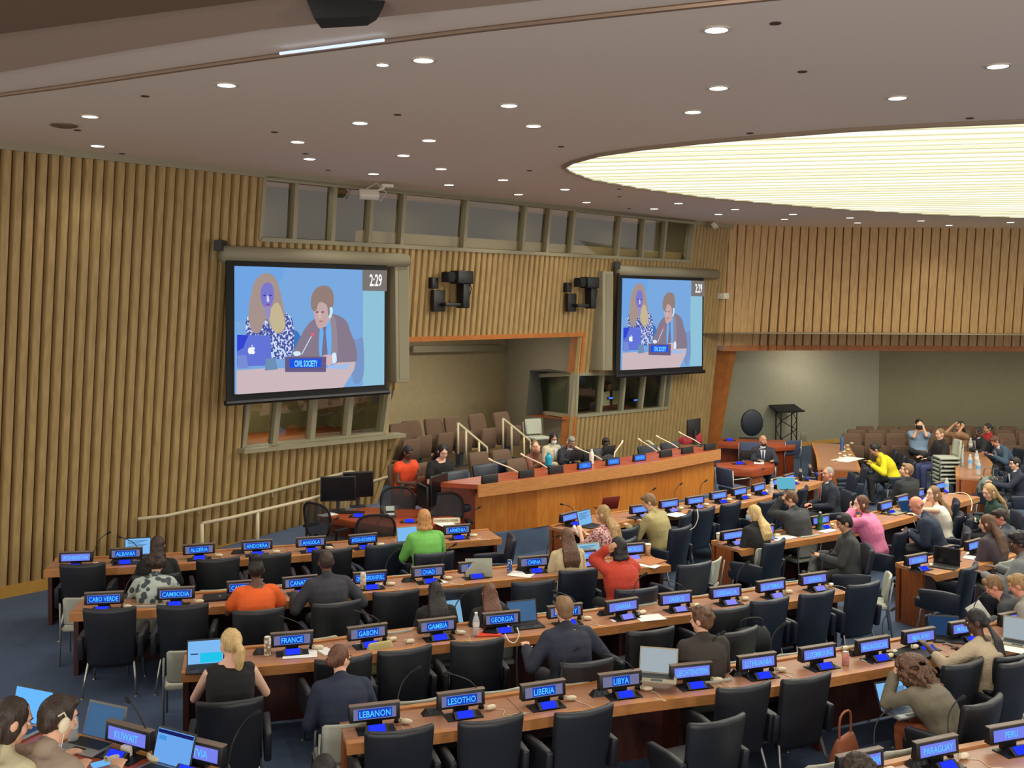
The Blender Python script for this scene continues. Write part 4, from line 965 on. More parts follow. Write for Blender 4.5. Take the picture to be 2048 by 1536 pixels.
def ant(label, x, y, d, rz, s):
    p = V(x, y, d+.55); t = thing('ceiling_antenna', label, 'antenna', p, rz); t.scale = (s, s, s)
    MB().box((-.02, 0, 0), (.34, .12, .16), 0, Matrix.Rotation(R(-35), 3, 'X')).build('panel', M_white, t, bevel=.02)
    MB().tube([(.1, 0, .06), (.25, .05, .12), (.30, .05, .2)], .02, 6).box((.3, .05, .16), (.2, .2, .05)).build('mount', M_white, t); MB().tube([(-.05, .02, .1), (.12, .03, .2), (.3, .04, .05), (.2, .04, -.1), (.1, .0, 0)], .007, 5).build('cable', M_white, t)
ant('white antenna unit with cable under the ceiling above the larger screen', 740, 389, .5, .4, 1.0)
ant('white antenna unit under the ceiling near the hall corner', 1430, 451, .4, 1.2, .9)
t, o = wbox('wall_box', 'small white box with black face on the planks right of the smaller screen', 'wall box', [(1449, 586), (1459, 586), (1459, 598), (1449, 598)], .5, .75, M_white)
t, o = wbox('wall_outlet', 'small grey outlet plate on the far niche wall right of the truss lectern', 'outlet', [(1, 1), (2, 1), (2, 2), (1, 2)], 0, .1, M_spk)
bpy.data.objects.remove(t.children[0]); p = at(1607, 874, 28.3); t.location = p; MB().box((0, 0, 0), (.18, .03, .25)).build('plate', M_frame, t, bevel=.005)
p1, p2 = V(822, 700, -BK+.12), V(1000, 697, -BK+.12); t = thing('projection_case', 'long white horizontal screen case on the left niche wall', 'screen case', p1)
MB().hexa([Vector((0, 0, .1)), p2-p1+Vector((0, 0, .1)), p2-p1-Vector((0, 0, .06)), Vector((0, 0, -.06))], [q_+N*.1 for q_ in (Vector((0, 0, .1)), p2-p1+Vector((0, 0, .1)), p2-p1-Vector((0, 0, .06)), Vector((0, 0, -.06)))]).build('case', M_spk, t, bevel=.01)
# loudspeaker hanging at the top
p = at(688, 10, 6.3); t = thing('hanging_speaker', 'big black loudspeaker hanging from the soffit at the top edge', 'loudspeaker', p, R(8))
MB().add([(-.28, 0, .16), (.30, 0, .22), (.24, 0, .0), (.16, 0, -.06), (-.18, 0, -.09), (-.24, .3, .16), (.24, .3, .22), (.2, .3, .0), (.14, .3, -.04), (-.15, .3, -.07)], [(0, 1, 2, 3, 4), (9, 8, 7, 6, 5), (0, 5, 6, 1), (1, 6, 7, 2), (2, 7, 8, 3), (3, 8, 9, 4), (4, 9, 5, 0)]).build('cabinet', M_blackm, t); MB().tube([(0, .1, .18), (0, .1, .5)], .03, 6).build('hanger', M_black, t)
# ------------------------------------------------------------------ nameplates, consoles, microphones, earpieces
def basis(h): return Vector((math.cos(h), math.sin(h), 0)), Vector((-math.sin(h), math.cos(h), 0))
_c = {}
def M1(key, fn):
    if key not in _c: _c[key] = fn()
    return _c[key]
def np_house():
    mb = MB(); pr = [(-.025, 0), (.045, 0), (.03, .125), (-.012, .125)]
    mb.hexa([Vector((-.2, y, z)) for y, z in pr], [Vector((.2, y, z)) for y, z in pr]); return mb.mesh('housing', M_black, bevel=.004)
def np_top():
    return MB().box((0, .009, .128), (.405, .052, .008)).mesh('top_ledge', M_wedge, bevel=.002)
def np_panel(m, nm):
    def f():
        s_ = .012/.125*.9
        return MB().quad([(-.17, -.0245, .02), (.17, -.0245, .02), (.17, -.0170, .105), (-.17, -.0170, .105)]).mesh(nm, m)
    return f
def con_body():
    pr = [(-.10, 0), (-.03, 0), (-.03, .05), (-.045, .055), (-.10, .012)]
    mb = MB().hexa([Vector((-.09, y, z)) for y, z in pr], [Vector((.09, y, z)) for y, z in pr]); mb.box((-.0, -.02, .004), (.30, .16, .008)); return mb.mesh('body', M_black)
def con_disp(m, nm):
    return lambda: MB().quad([(-.065, -.0985, .016), (.065, -.0985, .016), (.065, -.048, .056), (-.065, -.048, .056)]).mesh(nm, m)
def add_plate(txt, px, py, style='b', dh=0, z=.74, mic=1, ear=1, sc=1., label=None, rz=None, where=None, lift=.055, con=True, dup_=''):
    p = G(px, py, z+lift); h = (heading_at(p) if rz is None else R(rz))+R(dh); nm = txt if txt else 'dark'
    ex, ey = basis(h)
    lab = label or 'lit delegate nameplate reading %s' % txt
    t = thing('nameplate', lab, 'nameplate', (p.x, p.y, z), h); t.scale = (sc, sc, sc)
    link('housing', M1('nh', np_house), t).location = (0, 0, lift)
    link('top_ledge', M1('nt', np_top), t).location = (0, 0, lift)
    m, c1 = {'b': (M_nameblue, M_conlav), 'g': (M_namegrey, M_conblue), 'd': (M_nameblue, M_conblue)}[style]
    link('lit_panel', M1('np'+style, np_panel(m, 'lit_panel')), t).location = (0, 0, lift)
    MB().box((0, .012, lift/2), (.12, .05, lift)).build('foot', M_black, t)
    if txt:
        me = textmesh(txt, .30 if len(txt) < 14 else .33, .05)
        for v in me.vertices: v.co.y = -.0285+.09*(v.co.z)
        me.materials.append(M_lblue); l = link('lettering', me, t); l.location = (0, .004, .0615+lift)
        if style == 'g':
            w = max(v.co.x for v in me.vertices)+.012
            MB().quad([(-w, -.0255, .026+lift), (w, -.0255, .026+lift), (w, -.0185, .099+lift), (-w, -.0185, .099+lift)]).build('lit_panel', emat('nameplate_core', (24, 62, 176), .9), t)
    wh = where or ('the %s nameplate' % txt)
    if con:
        c = thing('voting_console', 'small black voting console glowing blue below ' + wh, 'console', p+Vector((0, 0, -lift))-ey*.045*sc, h); c.scale = (sc, sc, sc)
        link('body', M1('cb', con_body), c); link('display', M1('cd'+style, con_disp(c1, 'display')), c)
    if mic:
        q = p+ex*.19*sc+ey*.05; q.z = z; mt = thing('gooseneck_microphone', 'slim black gooseneck microphone rising beside ' + wh, 'microphone', q, h)
        k = mic; L = [Vector((0, 0, .03)), Vector((.01*k, .03, .16)), Vector((.05*k, .07, .27)), Vector((.12*k, .08, .35)), Vector((.17*k, .07, .38))]
        if k < 0: L = [Vector((0, -.02, .03)), Vector((-.02, -.03, .13)), Vector((-.10, -.03, .24)), Vector((-.20, 0, .29)), Vector((-.27, .02, .31))]
        MB().tube(smooth_path(L, 4), .0055, 6).build('stem', M_black, mt, smooth=True)
        d = (L[-1]-L[-2]).normalized(); MB().cap(L[-1]-d*.01, L[-1]+d*.03, .013, .015, n=8).build('capsule', M_blackm, mt, smooth=True)
        MB().lathe([(.001, .0), (.028, .0), (.02, .025), (.008, .05), (.001, .05)], n=12).build('base', M_black, mt, smooth=True)
    if ear:
        q = p+ex*.25*sc-ey*.02; q.z = z; et = thing('earpiece', 'ivory earpiece with thin cord lying right of ' + wh, 'earpiece', q, h+R(random.uniform(-25, 25)))
        link('ear_cup', M1('ec', lambda: MB().ell((0, 0, .024), (.052, .026, .022), n=12, k=8).mesh('ear_cup', M_ivory, True)), et)
        link('hook', M1('eh', lambda: MB().tube([(-.03, 0, .035), (-.055, 0, .05), (-.06, 0, .03), (-.05, 0, .012)], .007, 6).mesh('hook', M_ivory, True)), et)
        r_ = random.Random(px); pts = [Vector((.03, -.02, .008)), Vector((.08, -.08, .004)), Vector((.05+r_.uniform(-.05, .1), -.18, .004)), Vector((.12+r_.uniform(-.05, .1), -.24, .004)), Vector((.03, -.16, .004)), Vector((-.02, -.05, .004))]
        MB().tube(smooth_path(pts[:4+(px % 3)], 4), .0028, 5).build('cord', M_ivory, et, smooth=True)
    return t
NP = [
 ('AFGHANISTAN', 152, 1124, 'd', 1, 1), ('ALBANIA', 252, 1116, 'g', -1, 0), ('ALGERIA', 398, 1108, 'g', 0, 1), ('ANDORRA', 514, 1100, 'g', 0, 1), ('ANGOLA', 622, 1093, 'g', 1, 1), ('ANTIGUA AND BARBUDA', 726, 1087, 'g', 1, 1), ('ARMENIA', 914, 1068, 'g', 1, 1),
 ('CABO VERDE', 208, 1208, 'g', 1, 1), ('CAMBODIA', 352, 1198, 'g', 0, 1), ('CAMEROON', 490, 1184, 'g', 0, 1), ('CANADA', 600, 1175, 'g', 0, 0), ('CENTRAL AFRICAN REPUBLIC', 740, 1165, 'g', 1, 1), ('CHAD', 856, 1153, 'g', 1, 1), ('CHILE', 948, 1144, 'g', 0, 0), ('CHINA', 1067, 1133, 'g', 1, 1), ('COLOMBIA', 1163, 1121, 'b', 0, 0), ('COMOROS', 1262, 1107, 'b', 0, 0),
 ('FRANCE', 584, 1291, 'g', -1, 1), ('GABON', 735, 1277, 'g', -1, 1), ('GAMBIA', 874, 1263, 'g', 1, 1), ('GEORGIA', 1003, 1249, 'g', 0, 0), ('GERMANY', 1130, 1234, 'g', -1, 1), ('GHANA', 1244, 1223, 'b', 1, 1), ('GREECE', 1351, 1208, 'b', -1, 1), ('GRENADA', 1451, 1195, 'b', 1, 1), ('GUATEMALA', 1542, 1182, 'b', 1, 1), ('GUINEA', 1627, 1168, 'b', 1, 1),
 ('LEBANON', 749, 1440, 'g', 1, 1), ('LESOTHO', 922, 1413, 'g', -1, 1), ('LIBERIA', 1086, 1395, 'g', 1, 1), ('LIBYA', 1240, 1374, 'g', -1, 1), ('LIECHTENSTEIN', 1382, 1356, 'd', 1, 1), ('LITHUANIA', 1514, 1337, 'd', 1, 1), ('LUXEMBOURG', 1635, 1319, 'd', 0, 0), ('MADAGASCAR', 1746, 1303, 'd', 1, 1), ('MALAWI', 1838, 1285, 'd', 0, 0), ('MALAYSIA', 1930, 1267, 'd', 1, 0), ('MALDIVES', 2026, 1249, 'd', 0, 1),
 ('PAPUA NEW GUINEA', 1720, 1540, 'd', 1, 1), ('PARAGUAY', 1872, 1512, 'd', 1, 1), ('PERU', 2018, 1482, 'd', 0, 1),
 ('AUSTRALIA', 1138, 1042, 'd', -1, 0), ('AUSTRIA', 1281, 1026, 'b', 1, 0), ('AZERBAIJAN', 1338, 1015, 'b', 1, 1), ('BAHAMAS', 1390, 1008, 'b', 1, 1), ('BAHRAIN', 1437, 998, 'd', 0, 1), ('BANGLADESH', 1479, 990, 'd', 0, 1), ('BARBADOS', 1517, 982, 'd', 1, 1), ('BELARUS', 1554, 970, 'd', 0, 0), ('BELGIUM', 1578, 962, 'd', 0, 1), ('BELIZE', 1602, 954, 'd', 0, 1), ('BENIN', 1621, 945, 'd', 0, 1),
 ("COTE D'IVOIRE", 1464, 1079, 'b', 0, 1), ('CROATIA', 1528, 1069, 'b', 0, 1), ('CUBA', 1587, 1057, 'b', 1, 0), ('CYPRUS', 1640, 1048, 'd', 0, 1), ('CZECHIA', 1771, 1019, 'd', 1, 0), ('DENMARK', 1804, 1006, 'd', 0, 0), ('DJIBOUTI', 1836, 994, 'd', 0, 0), ('DOMINICA', 1880, 978, 'd', 1, 0),
 ('GUYANA', 1833, 1129, 'd', 0, 1), ('HAITI', 1890, 1113, 'd', 0, 0), ('HONDURAS', 1948, 1099, 'd', 0, 1), ('HUNGARY', 1995, 1089, 'd', 0, 1)]
for tx, x, y, st, mc, er in NP: add_plate(tx, x, y, st, mic=mc, ear=er, dh=(25 if tx in ('BELIZE', 'BENIN') else 0))
add_plate('KUWAIT', 258, 1490, 'd', rz=-27, mic=-1, ear=1, z=1.1); add_plate('LATVIA', 398, 1521, 'd', rz=-25, mic=1, ear=0, z=1.1)
# podium plates (lit faces turned to the hall) and dark ones
def podium_plate(txt, px, py, lab, lit=True):
    p = G(px, py, 1.25); t = thing('nameplate', lab, 'nameplate', (p.x, p.y, 1.25), PODH)
    link('housing', M1('nh', np_house), t); t.scale = (.78, .8, 1.0)
    if lit:
        link('lit_panel', M1('npl', np_panel(emat('podium_panel', (62, 112, 232), .9), 'lit_panel')), t)
        me = textmesh(txt, .26, .04); me.materials.append(M_lblue)
        for v in me.vertices: v.co.y = -.0275+.09*v.co.z
        link('lettering', me, t).location = (0, .004, .062)
for tx, x, y, l in (('CHAIR', 1169, 938, 'blue lit podium nameplate in front of the grey haired man writing'), ('SECRETARY', 1226, 930, 'blue lit podium nameplate in front of the dark masked man'), ('SECRETARIAT', 1279, 922, 'blue lit podium nameplate right of the dark masked man')):
    podium_plate(tx, x, y, l)
for x, y, l in ((980, 966, 'black unlit podium nameplate at the left end'), (1053, 955, 'black unlit podium nameplate left of the bald panellist hands'), (1112, 947, 'black unlit podium nameplate below the blue tumbler'), (1332, 914, 'black unlit podium nameplate near the cream rail'), (1375, 907, 'black unlit podium nameplate below the red folder'), (1420, 900, 'black unlit podium nameplate at the right end')):
    podium_plate('', x, y, l, False)
def pmic(px, py, dx, lab):
    q = G(px, py, 1.25); t = thing('gooseneck_microphone', lab, 'microphone', q, PODH)
    L = [Vector((0, 0, .0)), Vector((dx*.3, .1, .10)), Vector((dx, .2, .24))]
    MB().tube(L, .012, 6).build('stem', M_ivory, t, smooth=True); MB().cap(L[-1], L[-1]+Vector((dx*.1, .02, .03)), .018, .018, n=8).build('capsule', M_ivory, t, smooth=True); MB().lathe([(.001, 0), (.04, 0), (.03, .03), (.001, .03)], n=12).build('base', M_black, t)
for x, y, dx, l in ((1041, 948, -.45, 'pale podium microphone left of the bald panellist'), (1098, 938, -.4, 'pale podium microphone in front of the bald panellist'), (1208, 922, -.45, 'pale podium microphone left of the dark masked man'), (1228, 918, .4, 'pale podium microphone right of the dark masked man'), (1318, 906, -.3, 'pale podium microphone near the cream rail'), (1360, 898, -.4, 'pale podium microphone left of the red folder'), (1404, 890, -.4, 'pale podium microphone right of the red folder')): pmic(x, y, dx, l)
# ------------------------------------------------------------------ loose things on the desks
def hd(p, dh, rz): return (heading_at(p) if rz is None else R(rz))+R(dh)
def laptop(px, py, lab, scr, dh=0, rz=None, z=.74, w=.33, ang=108, body=M_dark, lid=M_dark, kb=True, sc=1, content=None):
    """px,py = hinge centre"""
    p = G(px, py, z) if not isinstance(px, Vector) else px; h = hd(p, dh, rz); t = thing('laptop', lab, 'laptop', p, h); t.scale = (sc, sc, sc); d = w*.68
    MB().box((0, -d/2, .009), (w, d, .016)).build('base', body, t, bevel=.004)
    if kb: MB().box((0, -d*.38, .0178), (w*.84, d*.5, .002)).box((0, -d*.82, .0176), (w*.3, d*.22, .001)).build('keyboard', M_black if body is not M_dark else M_blackm, t)
    Mx = Matrix.Rotation(R(90-ang), 3, 'X') if True else None
    Mx = Matrix.Rotation(-R(ang-90), 3, 'X')
    l = MB().box(Mx @ Vector((0, .004, d/2+.01)), (w, .009, d), 0, Mx).build('lid', lid, t, bevel=.003)
    q = [Mx @ Vector((x, -.0025, zz)) for x, zz in ((-w*.47, .018), (w*.47, .018), (w*.47, d-.004), (-w*.47, d-.004))]
    MB().quad(q).build('display', scr, l)
    if content:
        for nm, (x0, x1, z0, z1), m in content:
            MB().quad([Mx @ Vector((x, -.0038, zz)) for x, zz in ((w*x0, d*z0), (w*x1, d*z0), (w*x1, d*z1), (w*x0, d*z1))]).build(nm, m, l)
    return t
txtc = [('text_line', (-.38, .34-.12*(k % 3), .84-.075*k, .87-.075*k), emat('page_text', (70, 110, 150), .7)) for k in range(9)]
M_win = emat('cyan_window', (30, 178, 214), .95); M_navyw = emat('navy_window', (24, 30, 92), .8)
laptop(275, 1111, 'open laptop with blue screen left of the woman in black on the first left desk', M_lapblue, content=txtc[:5])
laptop(411, 1331, 'open laptop with cyan and pale blue screen before the blonde ponytail woman', M_lapblue, content=[('window', (-.15, .44, .12, .5), M_win), ('window', (-.4, -.2, .45, .5), M_lapdark)], ang=105)
laptop(1046, 1246, 'open black laptop with dim teal screen left of the man in navy suit', M_lapdim, content=txtc[:6], ang=106)
laptop(815, 1084, 'open laptop with pale screen at the left elbow of the woman in green', M_lapblue, body=M_spk, lid=M_spk, ang=100, w=.30)
laptop(1172, 1051, 'open laptop with bright blue screen on the wing desk before the pink patterned blouse', M_lapblue, content=txtc[:6], ang=104)
laptop(1180, 1122, 'open laptop with pale blue screen before the woman in the red blouse', emat('lap_pale', (142, 188, 208), .8), content=txtc[:7], body=M_spk, lid=M_spk)
laptop(1573, 980, 'open laptop with cyan screen turned sideways near the BELARUS nameplate', emat('lap_cyan', (96, 176, 200), .8), dh=-50, body=M_spk, lid=M_spk)
laptop(1893, 1131, 'black open laptop seen almost edge on at the GUYANA desk', M_sdark, dh=-72, ang=94)
laptop(1218, 1019, 'open dark red laptop between the pink blouse and the tan jacket', M_lapdark, dh=175, body=mat('maroon_shell', (110, 36, 30), .4), lid=MC['maroon_shell'])
laptop(1822, 1026, 'dark laptop lying half open left of the bald man with earphone', M_lapdark, dh=-20, ang=130)
laptop(1888, 1274, 'open laptop with dark blue screen before the woman in knitted sweater', M_lapdark, dh=-30, w=.30, ang=100)
laptop(2040, 1283, 'open grey laptop at the right edge on the long foreground desk', M_lapgrey, dh=-60, body=M_spk, lid=M_spk)
laptop(200, 1481, 'open silver laptop with document text before the man in beige suit', M_lapdim, rz=-24, content=txtc, body=M_greyframe, lid=mat('laptop_grey_lid', (120, 116, 108), .5), ang=108, w=.34, z=1.1)
laptop(340, 1536, 'open laptop with navy bar on a pale blue screen, bottom left', emat('lap_sky', (104, 160, 228), .85), rz=-27, content=[('window', (-.46, .46, .86, .96), M_navyw), ('window', (-.42, -.22, .68, .8), emat('lap_sky2', (60, 140, 214), .9))], body=M_greyframe, ang=106, w=.33, z=1.1)
laptop(58, 1450, 'open laptop with bright blue screen left of the man in beige suit', emat('lap_sky3', (96, 170, 250), .95), rz=-22, body=M_greyframe, ang=103, w=.36, z=1.1)
laptop(958, 1156, 'laptop folded like a tent with grey cracked looking cover near CHILE', M_lapgrey, dh=165, ang=70, kb=False, body=M_black, lid=mat('crumpled_cover', (150, 152, 136), .6, bump=.8, bscale=18))
laptop(1496, 920, 'black open laptop seen from behind before the bearded man', M_lapdark, rz=180, z=.76, ang=105)
laptop(1215, 912, 'small dark laptop before the dark masked panellist', M_lapdark, rz=math.degrees(PODH)+180, z=1.25, w=.3)
laptop(1150, 922, 'dark laptop before the grey haired man writing at the podium', M_lapdark, rz=math.degrees(PODH)+180, z=1.25, w=.33)
laptop(2003, 905, 'dark laptop lying open on the far bottle desk', M_lapdark, dh=10)
def paper(px, py, lab, w=.21, l=.297, dh=0, z=.74, rz=None, m=M_paper, th=.003, nm='paper_sheet', cat='paper'):
    p = G(px, py, z); t = MB().box((0, 0, th/2), (w, l, th)).build(nm, m); t.location = p+Vector((0, 0, .003)); t.rotation_euler = (0, 0, hd(p, dh, rz)); tag(t, lab, cat); return t
for x, y, w_, l_, dh, lab in ((600, 1309, .32, .22, -6, 'white printed sheet on the desk below the FRANCE nameplate'), (652, 1303, .12, .2, 15, 'narrow white card left of the GABON nameplate'), (732, 1288, .2, .06, 0, 'white slip just below the GABON nameplate'), (1043, 1149, .24, .3, 50, 'white sheet below the CHINA nameplate'), (745, 1172, .26, .09, 5, 'white strip right of the carton below CENTRAL AFRICAN REPUBLIC'), (1300, 1236, .3, .2, -8, 'white sheets on the desk right of the GHANA nameplate'), (988, 1258, .34, .26, 25, 'cream paper folder right of the water bottle'), (1295, 1131, .18, .3, 35, 'white paper right of the woman in red, under the wooden board'), (1564, 1076, .42, .2, 0, 'white map like sheet below the CROATIA nameplate'), (1352, 1030, .3, .25, 10, 'white paper right of the tan jacket man'), (1952, 1112, .5, .26, 20, 'white papers behind the black laptop on the GUYANA desk'), (1990, 1112, .2, .25, 10, 'white sheet near the HUNGARY nameplate'), (655, 1030, .28, .2, 20, 'white sheet on the operator desk'), (1695, 919, .4, .8, 60, 'large white sheets hanging over the short desk by the yellow jacket'), (1655, 1062, .3, .14, 5, 'white folder at the foot of the green bottle'), (1740, 1322, .1, .14, 20, 'small blue and white packet near the pink can'), (262, 1118, .15, .1, 0, 'white note beside the laptop of the woman in black'), (1518, 926, .3, .2, 0, 'white paper on the side table'), (892, 1049, .25, .3, 10, 'white sheet standing beside the woman in green'), (2040, 1300, .25, .3, 30, 'white sheet at the right edge of the foreground desk'), (1240, 1240, .2, .08, 0, 'white slip under the tangle of cords at the GHANA nameplate'), (880, 1163, .1, .2, 20, 'narrow white pad below the CHAD nameplate')):
    z = 1.25 if False else (.76 if 'side table' in lab else .74); paper(x, y, lab, w_, l_, dh, z)
paper(975, 1267, 'orange red folder edge showing under the cream folder', .26, .22, -8, m=mat('orange_folder', (220, 66, 30), .6), th=.012, nm='folder', cat='folder')
paper(985, 1260, 'black tablet lying on the orange red folder', .16, .22, -30, z=.756, m=M_black, th=.008, nm='tablet', cat='tablet')
paper(1292, 1122, 'large flat wooden board on the desk at the COMOROS end', .34, .42, 25, m=mat('board_wood', (186, 118, 72), .4), th=.014, nm='drawing_board', cat='board')
paper(1143, 1131, 'tan notebook half open left of the laptop of the woman in red', .22, .24, 35, m=mat('tan_cover', (190, 160, 104), .6), th=.012, nm='notebook', cat='notebook')
paper(440, 1196, 'closed black laptop with white emblem right of the CAMBODIA nameplate', .36, .26, 5, m=M_black, th=.02, nm='closed_laptop', cat='laptop')
MB().ell((0, 0, .0215), (.012, .012, .002), n=12, k=4).build('emblem', M_white, bpy.data.objects['closed_laptop'])
paper(1826, 1312, 'thick black laptop sleeve left of the woman in knitted sweater', .40, .30, 12, m=mat('sleeve_neoprene', (28, 28, 28), .8), th=.03, nm='laptop_sleeve', cat='laptop sleeve')
paper(1790, 1026, 'grey closed laptop on papers left of the bald man', .42, .26, 0, m=M_spk, th=.02, nm='closed_laptop', cat='laptop')
paper(1275, 1036, 'closed dark laptop right of the maroon one on the wing desk', .28, .2, 10, m=M_dark, th=.012, nm='closed_laptop', cat='laptop')
paper(208, 1528, 'smartphone with lit blue screen at the bottom left desk', .075, .15, -30, z=1.1, m=emat('phone_lit', (110, 180, 240), .8), th=.008, nm='smartphone', cat='phone')
def bottle(px, py, lab, h=.22, r=.032, m=M_clear, capm=M_white, z=.74, kind='b', band=None):
    p = G(px, py, z); t = thing({'b': 'water_bottle', 't': 'tumbler', 'f': 'flask'}[kind], lab, 'bottle', p)
    MB().lathe([(.001, 0), (r, 0), (r*1.02, .02), (r*.95, h*.3), (r, h*.45), (r, h*.68), (r*.75, h*.8), (r*.42, h*.9), (r*.42, h*.94), (.001, h*.94)], n=16).build('body', m, t, smooth=True)
    MB().lathe([(.001, h*.93), (r*.48, h*.93), (r*.48, h), (.001, h)], n=12).build('cap', capm, t)
    MB().lathe([(r*1.015, h*.42), (r*1.015, h*.62)], n=16, cap=False).build('label_band', band or M_white, t, smooth=True)
M_green = mat('green_bottle', (30, 92, 60), .3); M_teal = mat('teal_tumbler', (30, 160, 196), .4); M_blueb = mat('blue_flask', (70, 96, 140), .4)
M_lb = mat('blue_white_label', (110, 170, 220), .5)
bottle(952, 1272, 'clear plastic water bottle standing right of the GAMBIA nameplate', .24, .034)
bottle(1110, 1136, 'small clear water bottle right of the CHINA nameplate', .17, .03, band=M_lb)
bottle(1640, 1060, 'green water bottle with white top on the wing desk', .27, .04, M_green, band=mat('green_top', (70, 130, 80), .4))
bottle(1543, 985, 'clear water bottle on the wing desk left of the cyan laptop', .24, .036)
bottle(1097, 931, 'bright teal tumbler beside the bald panellist', .22, .06, M_teal, M_teal, z=1.25, band=M_teal, kind='t')
bottle(1183, 928, 'white thermos bottle on the podium right of the man writing', .26, .042, M_white, z=1.25, kind='f')
bottle(1684, 901, 'tall blue flask on the short desk by the yellow jacket', .36, .045, M_blueb, M_blueb, band=M_blueb, kind='f')
for x, y, l, b in ((1940, 938, 'blue and white labelled bottle at the left end of the bottle desk', M_lb), (1953, 930, 'clear bottle second from the left on the bottle desk', M_white), (1957, 950, 'large blue labelled bottle nearest us on the bottle desk', M_lb), (1941, 902, 'clear bottle at the far end of the bottle desk', M_white)): bottle(x, y, l, .30, .045, band=b)
bottle(1893, 985, 'clear bottle on the desk left of the woman in dark green', .26, .04, band=M_lb)
bottle(146, 1484, 'clear crinkled water bottle in front of the face of the beige suit man', .23, .034, z=1.1)
def can(px, py, lab, m, h=.125, r=.033, nm='drink_can', z=.74, cat='can', top=M_chrome):
    p = G(px, py, z); t = thing(nm, lab, cat, p)
    MB().lathe([(.001, 0), (r*.85, 0), (r, .01), (r, h*.9), (r*.82, h*.97)], n=18, cap=False).build('body', m, t, smooth=True); MB().lathe([(.001, h*.96), (r*.84, h*.97), (r*.84, h), (r*.7, h), (.001, h*.985)], n=18).build('lid', top, t)
can(1691, 1330, 'pink patterned drink can on the foreground desk right of LUXEMBOURG', stripemat('can_pink', (190, 120, 130), (214, 150, 120), 60))
can(1019, 1144, 'tall blue and silver drink can left of the CHINA nameplate', stripemat('can_blue', (170, 180, 190), (40, 80, 150), 30), .155)
can(535, 1311, 'tall white and brown carton can beside the FRANCE nameplate', stripemat('can_white', (222, 214, 200), (150, 130, 100), 26), .18, .034, top=M_white)
can(726, 1178, 'white drink carton at the right elbow of the man in dark grey suit', stripemat('can_white2', (226, 216, 196), (196, 180, 150), 20), .19, .035, nm='drink_carton', cat='carton', top=M_white)
def cup(px, py, lab, m, lid=True, h=.12, r=.042, z=.74):
    p = G(px, py, z); t = thing('coffee_cup', lab, 'cup', p)
    MB().lathe([(.001, 0), (r*.72, 0), (r, h), (r*.95, h), (r*.7, .006), (.001, .006)], n=18).build('body', m, t, smooth=True)
    if lid: MB().lathe([(.001, h), (r*1.06, h), (r*1.04, h+.012), (r*.9, h+.016), (.001, h+.016)], n=18).build('lid', M_white, t, smooth=True)
M_cup = mat('paper_cup', (222, 208, 178), .6)
cup(1295, 1112, 'iced coffee cup with clear lid on the COMOROS desk end', mat('iced_coffee', (190, 150, 104), .4), h=.15, r=.045)
cup(1438, 1085, 'paper coffee cup with white lid on the near end of the wing desk', M_cup)
cup(393, 1531, 'open paper coffee cup at the bottom left desk', mat('paper_cup_b', (206, 188, 166), .6), False, .12, .05, 1.1)
def tray(px, py, lab):
    p = G(px, py, .74); t = thing('power_module', lab, 'power outlet', p, heading_at(p))
    MB().add([(-.09, -.04, 0), (.09, -.04, 0), (.09, .04, 0), (-.09, .04, 0), (-.055, -.02, .05), (.055, -.02, .05), (.055, .02, .05), (-.055, .02, .05)], [(0, 1, 5, 4), (1, 2, 6, 5), (2, 3, 7, 6), (3, 0, 4, 7), (4, 5, 6, 7), (3, 2, 1, 0)]).build('box', M_black, t)
    for x in (-.025, .025): MB().box((x, -.032, .026), (.035, .006, .028), 0, Matrix.Rotation(R(-22), 3, 'X')).build('socket', M_dark, t)
for x, y, w_ in ((235, 1124, 'left of the laptop of the woman in black'), (476, 1107, 'left of the ANDORRA nameplate'), (655, 1095, 'left of ANTIGUA AND BARBUDA'), (818, 1163, 'left of the CHAD nameplate'), (1046, 1140, 'left of the CHINA nameplate'), (865, 1428, 'left of the LESOTHO nameplate'), (1200, 1390, 'left of the LIBYA nameplate'), (1480, 1349, 'left of the LITHUANIA nameplate'), (1712, 1309, 'left of the MADAGASCAR nameplate'), (1928, 1277, 'left of the knitted sweater woman arm'), (1835, 1530, 'left of the PARAGUAY nameplate'), (1211, 1229, 'left of the GHANA nameplate'), (525, 1307, 'left of the white carton can')): tray(x, y, 'small black desk power module ' + w_)
def mouse(px, py, lab, m=M_black):
    p = G(px, py, .74); o = MB().ell((0, 0, .014), (.032, .055, .018), n=14, k=8).build('computer_mouse', m, smooth=True); o.location = p+Vector((0, 0, .004)); tag(o, lab, 'mouse')
mouse(1518, 1346, 'black computer mouse in front of the LITHUANIA nameplate'); mouse(1275, 1232, 'black computer mouse right of the GHANA nameplate cords')
p = G(253, 1512, 1.1); o = MB().box((0, 0, .035), (.075, .04, .07)).build('charger_block', M_white, bevel=.008); o.location = p; o.rotation_euler = (0, 0, -.4); tag(o, 'white cube power adapter behind the lit smartphone', 'charger')
def ear_on(px, py, lab, z=.74):
    p = G(px, py, z); t = thing('earpiece', lab, 'earpiece', p, .6); link('ear_cup', M1('ec', None), t); link('hook', M1('eh', None), t)
for x, y, l in ((820, 1287, 'ivory earpiece lying alone between GABON and GAMBIA'), (288, 1192, 'ivory earpiece with red light between CABO VERDE and CAMBODIA'), (1690, 1301, 'ivory earpiece left of the MADAGASCAR nameplate'), (1780, 1316, 'ivory earpiece on the desk right of the pink can'), (228, 1524, 'ivory earpiece in front of the white cube adapter'), (845, 1082, 'ivory earpiece right of the woman in green'), (1270, 1131, 'ivory earpiece at the end of the COMOROS desk'), (1830, 1298, 'ivory earpiece lying on the black laptop sleeve'), (1700, 912, 'ivory earpiece on the short desk by the yellow jacket')): ear_on(x, y, l, .77 if 'sleeve' in l else (1.1 if 'cube' in l else .74))
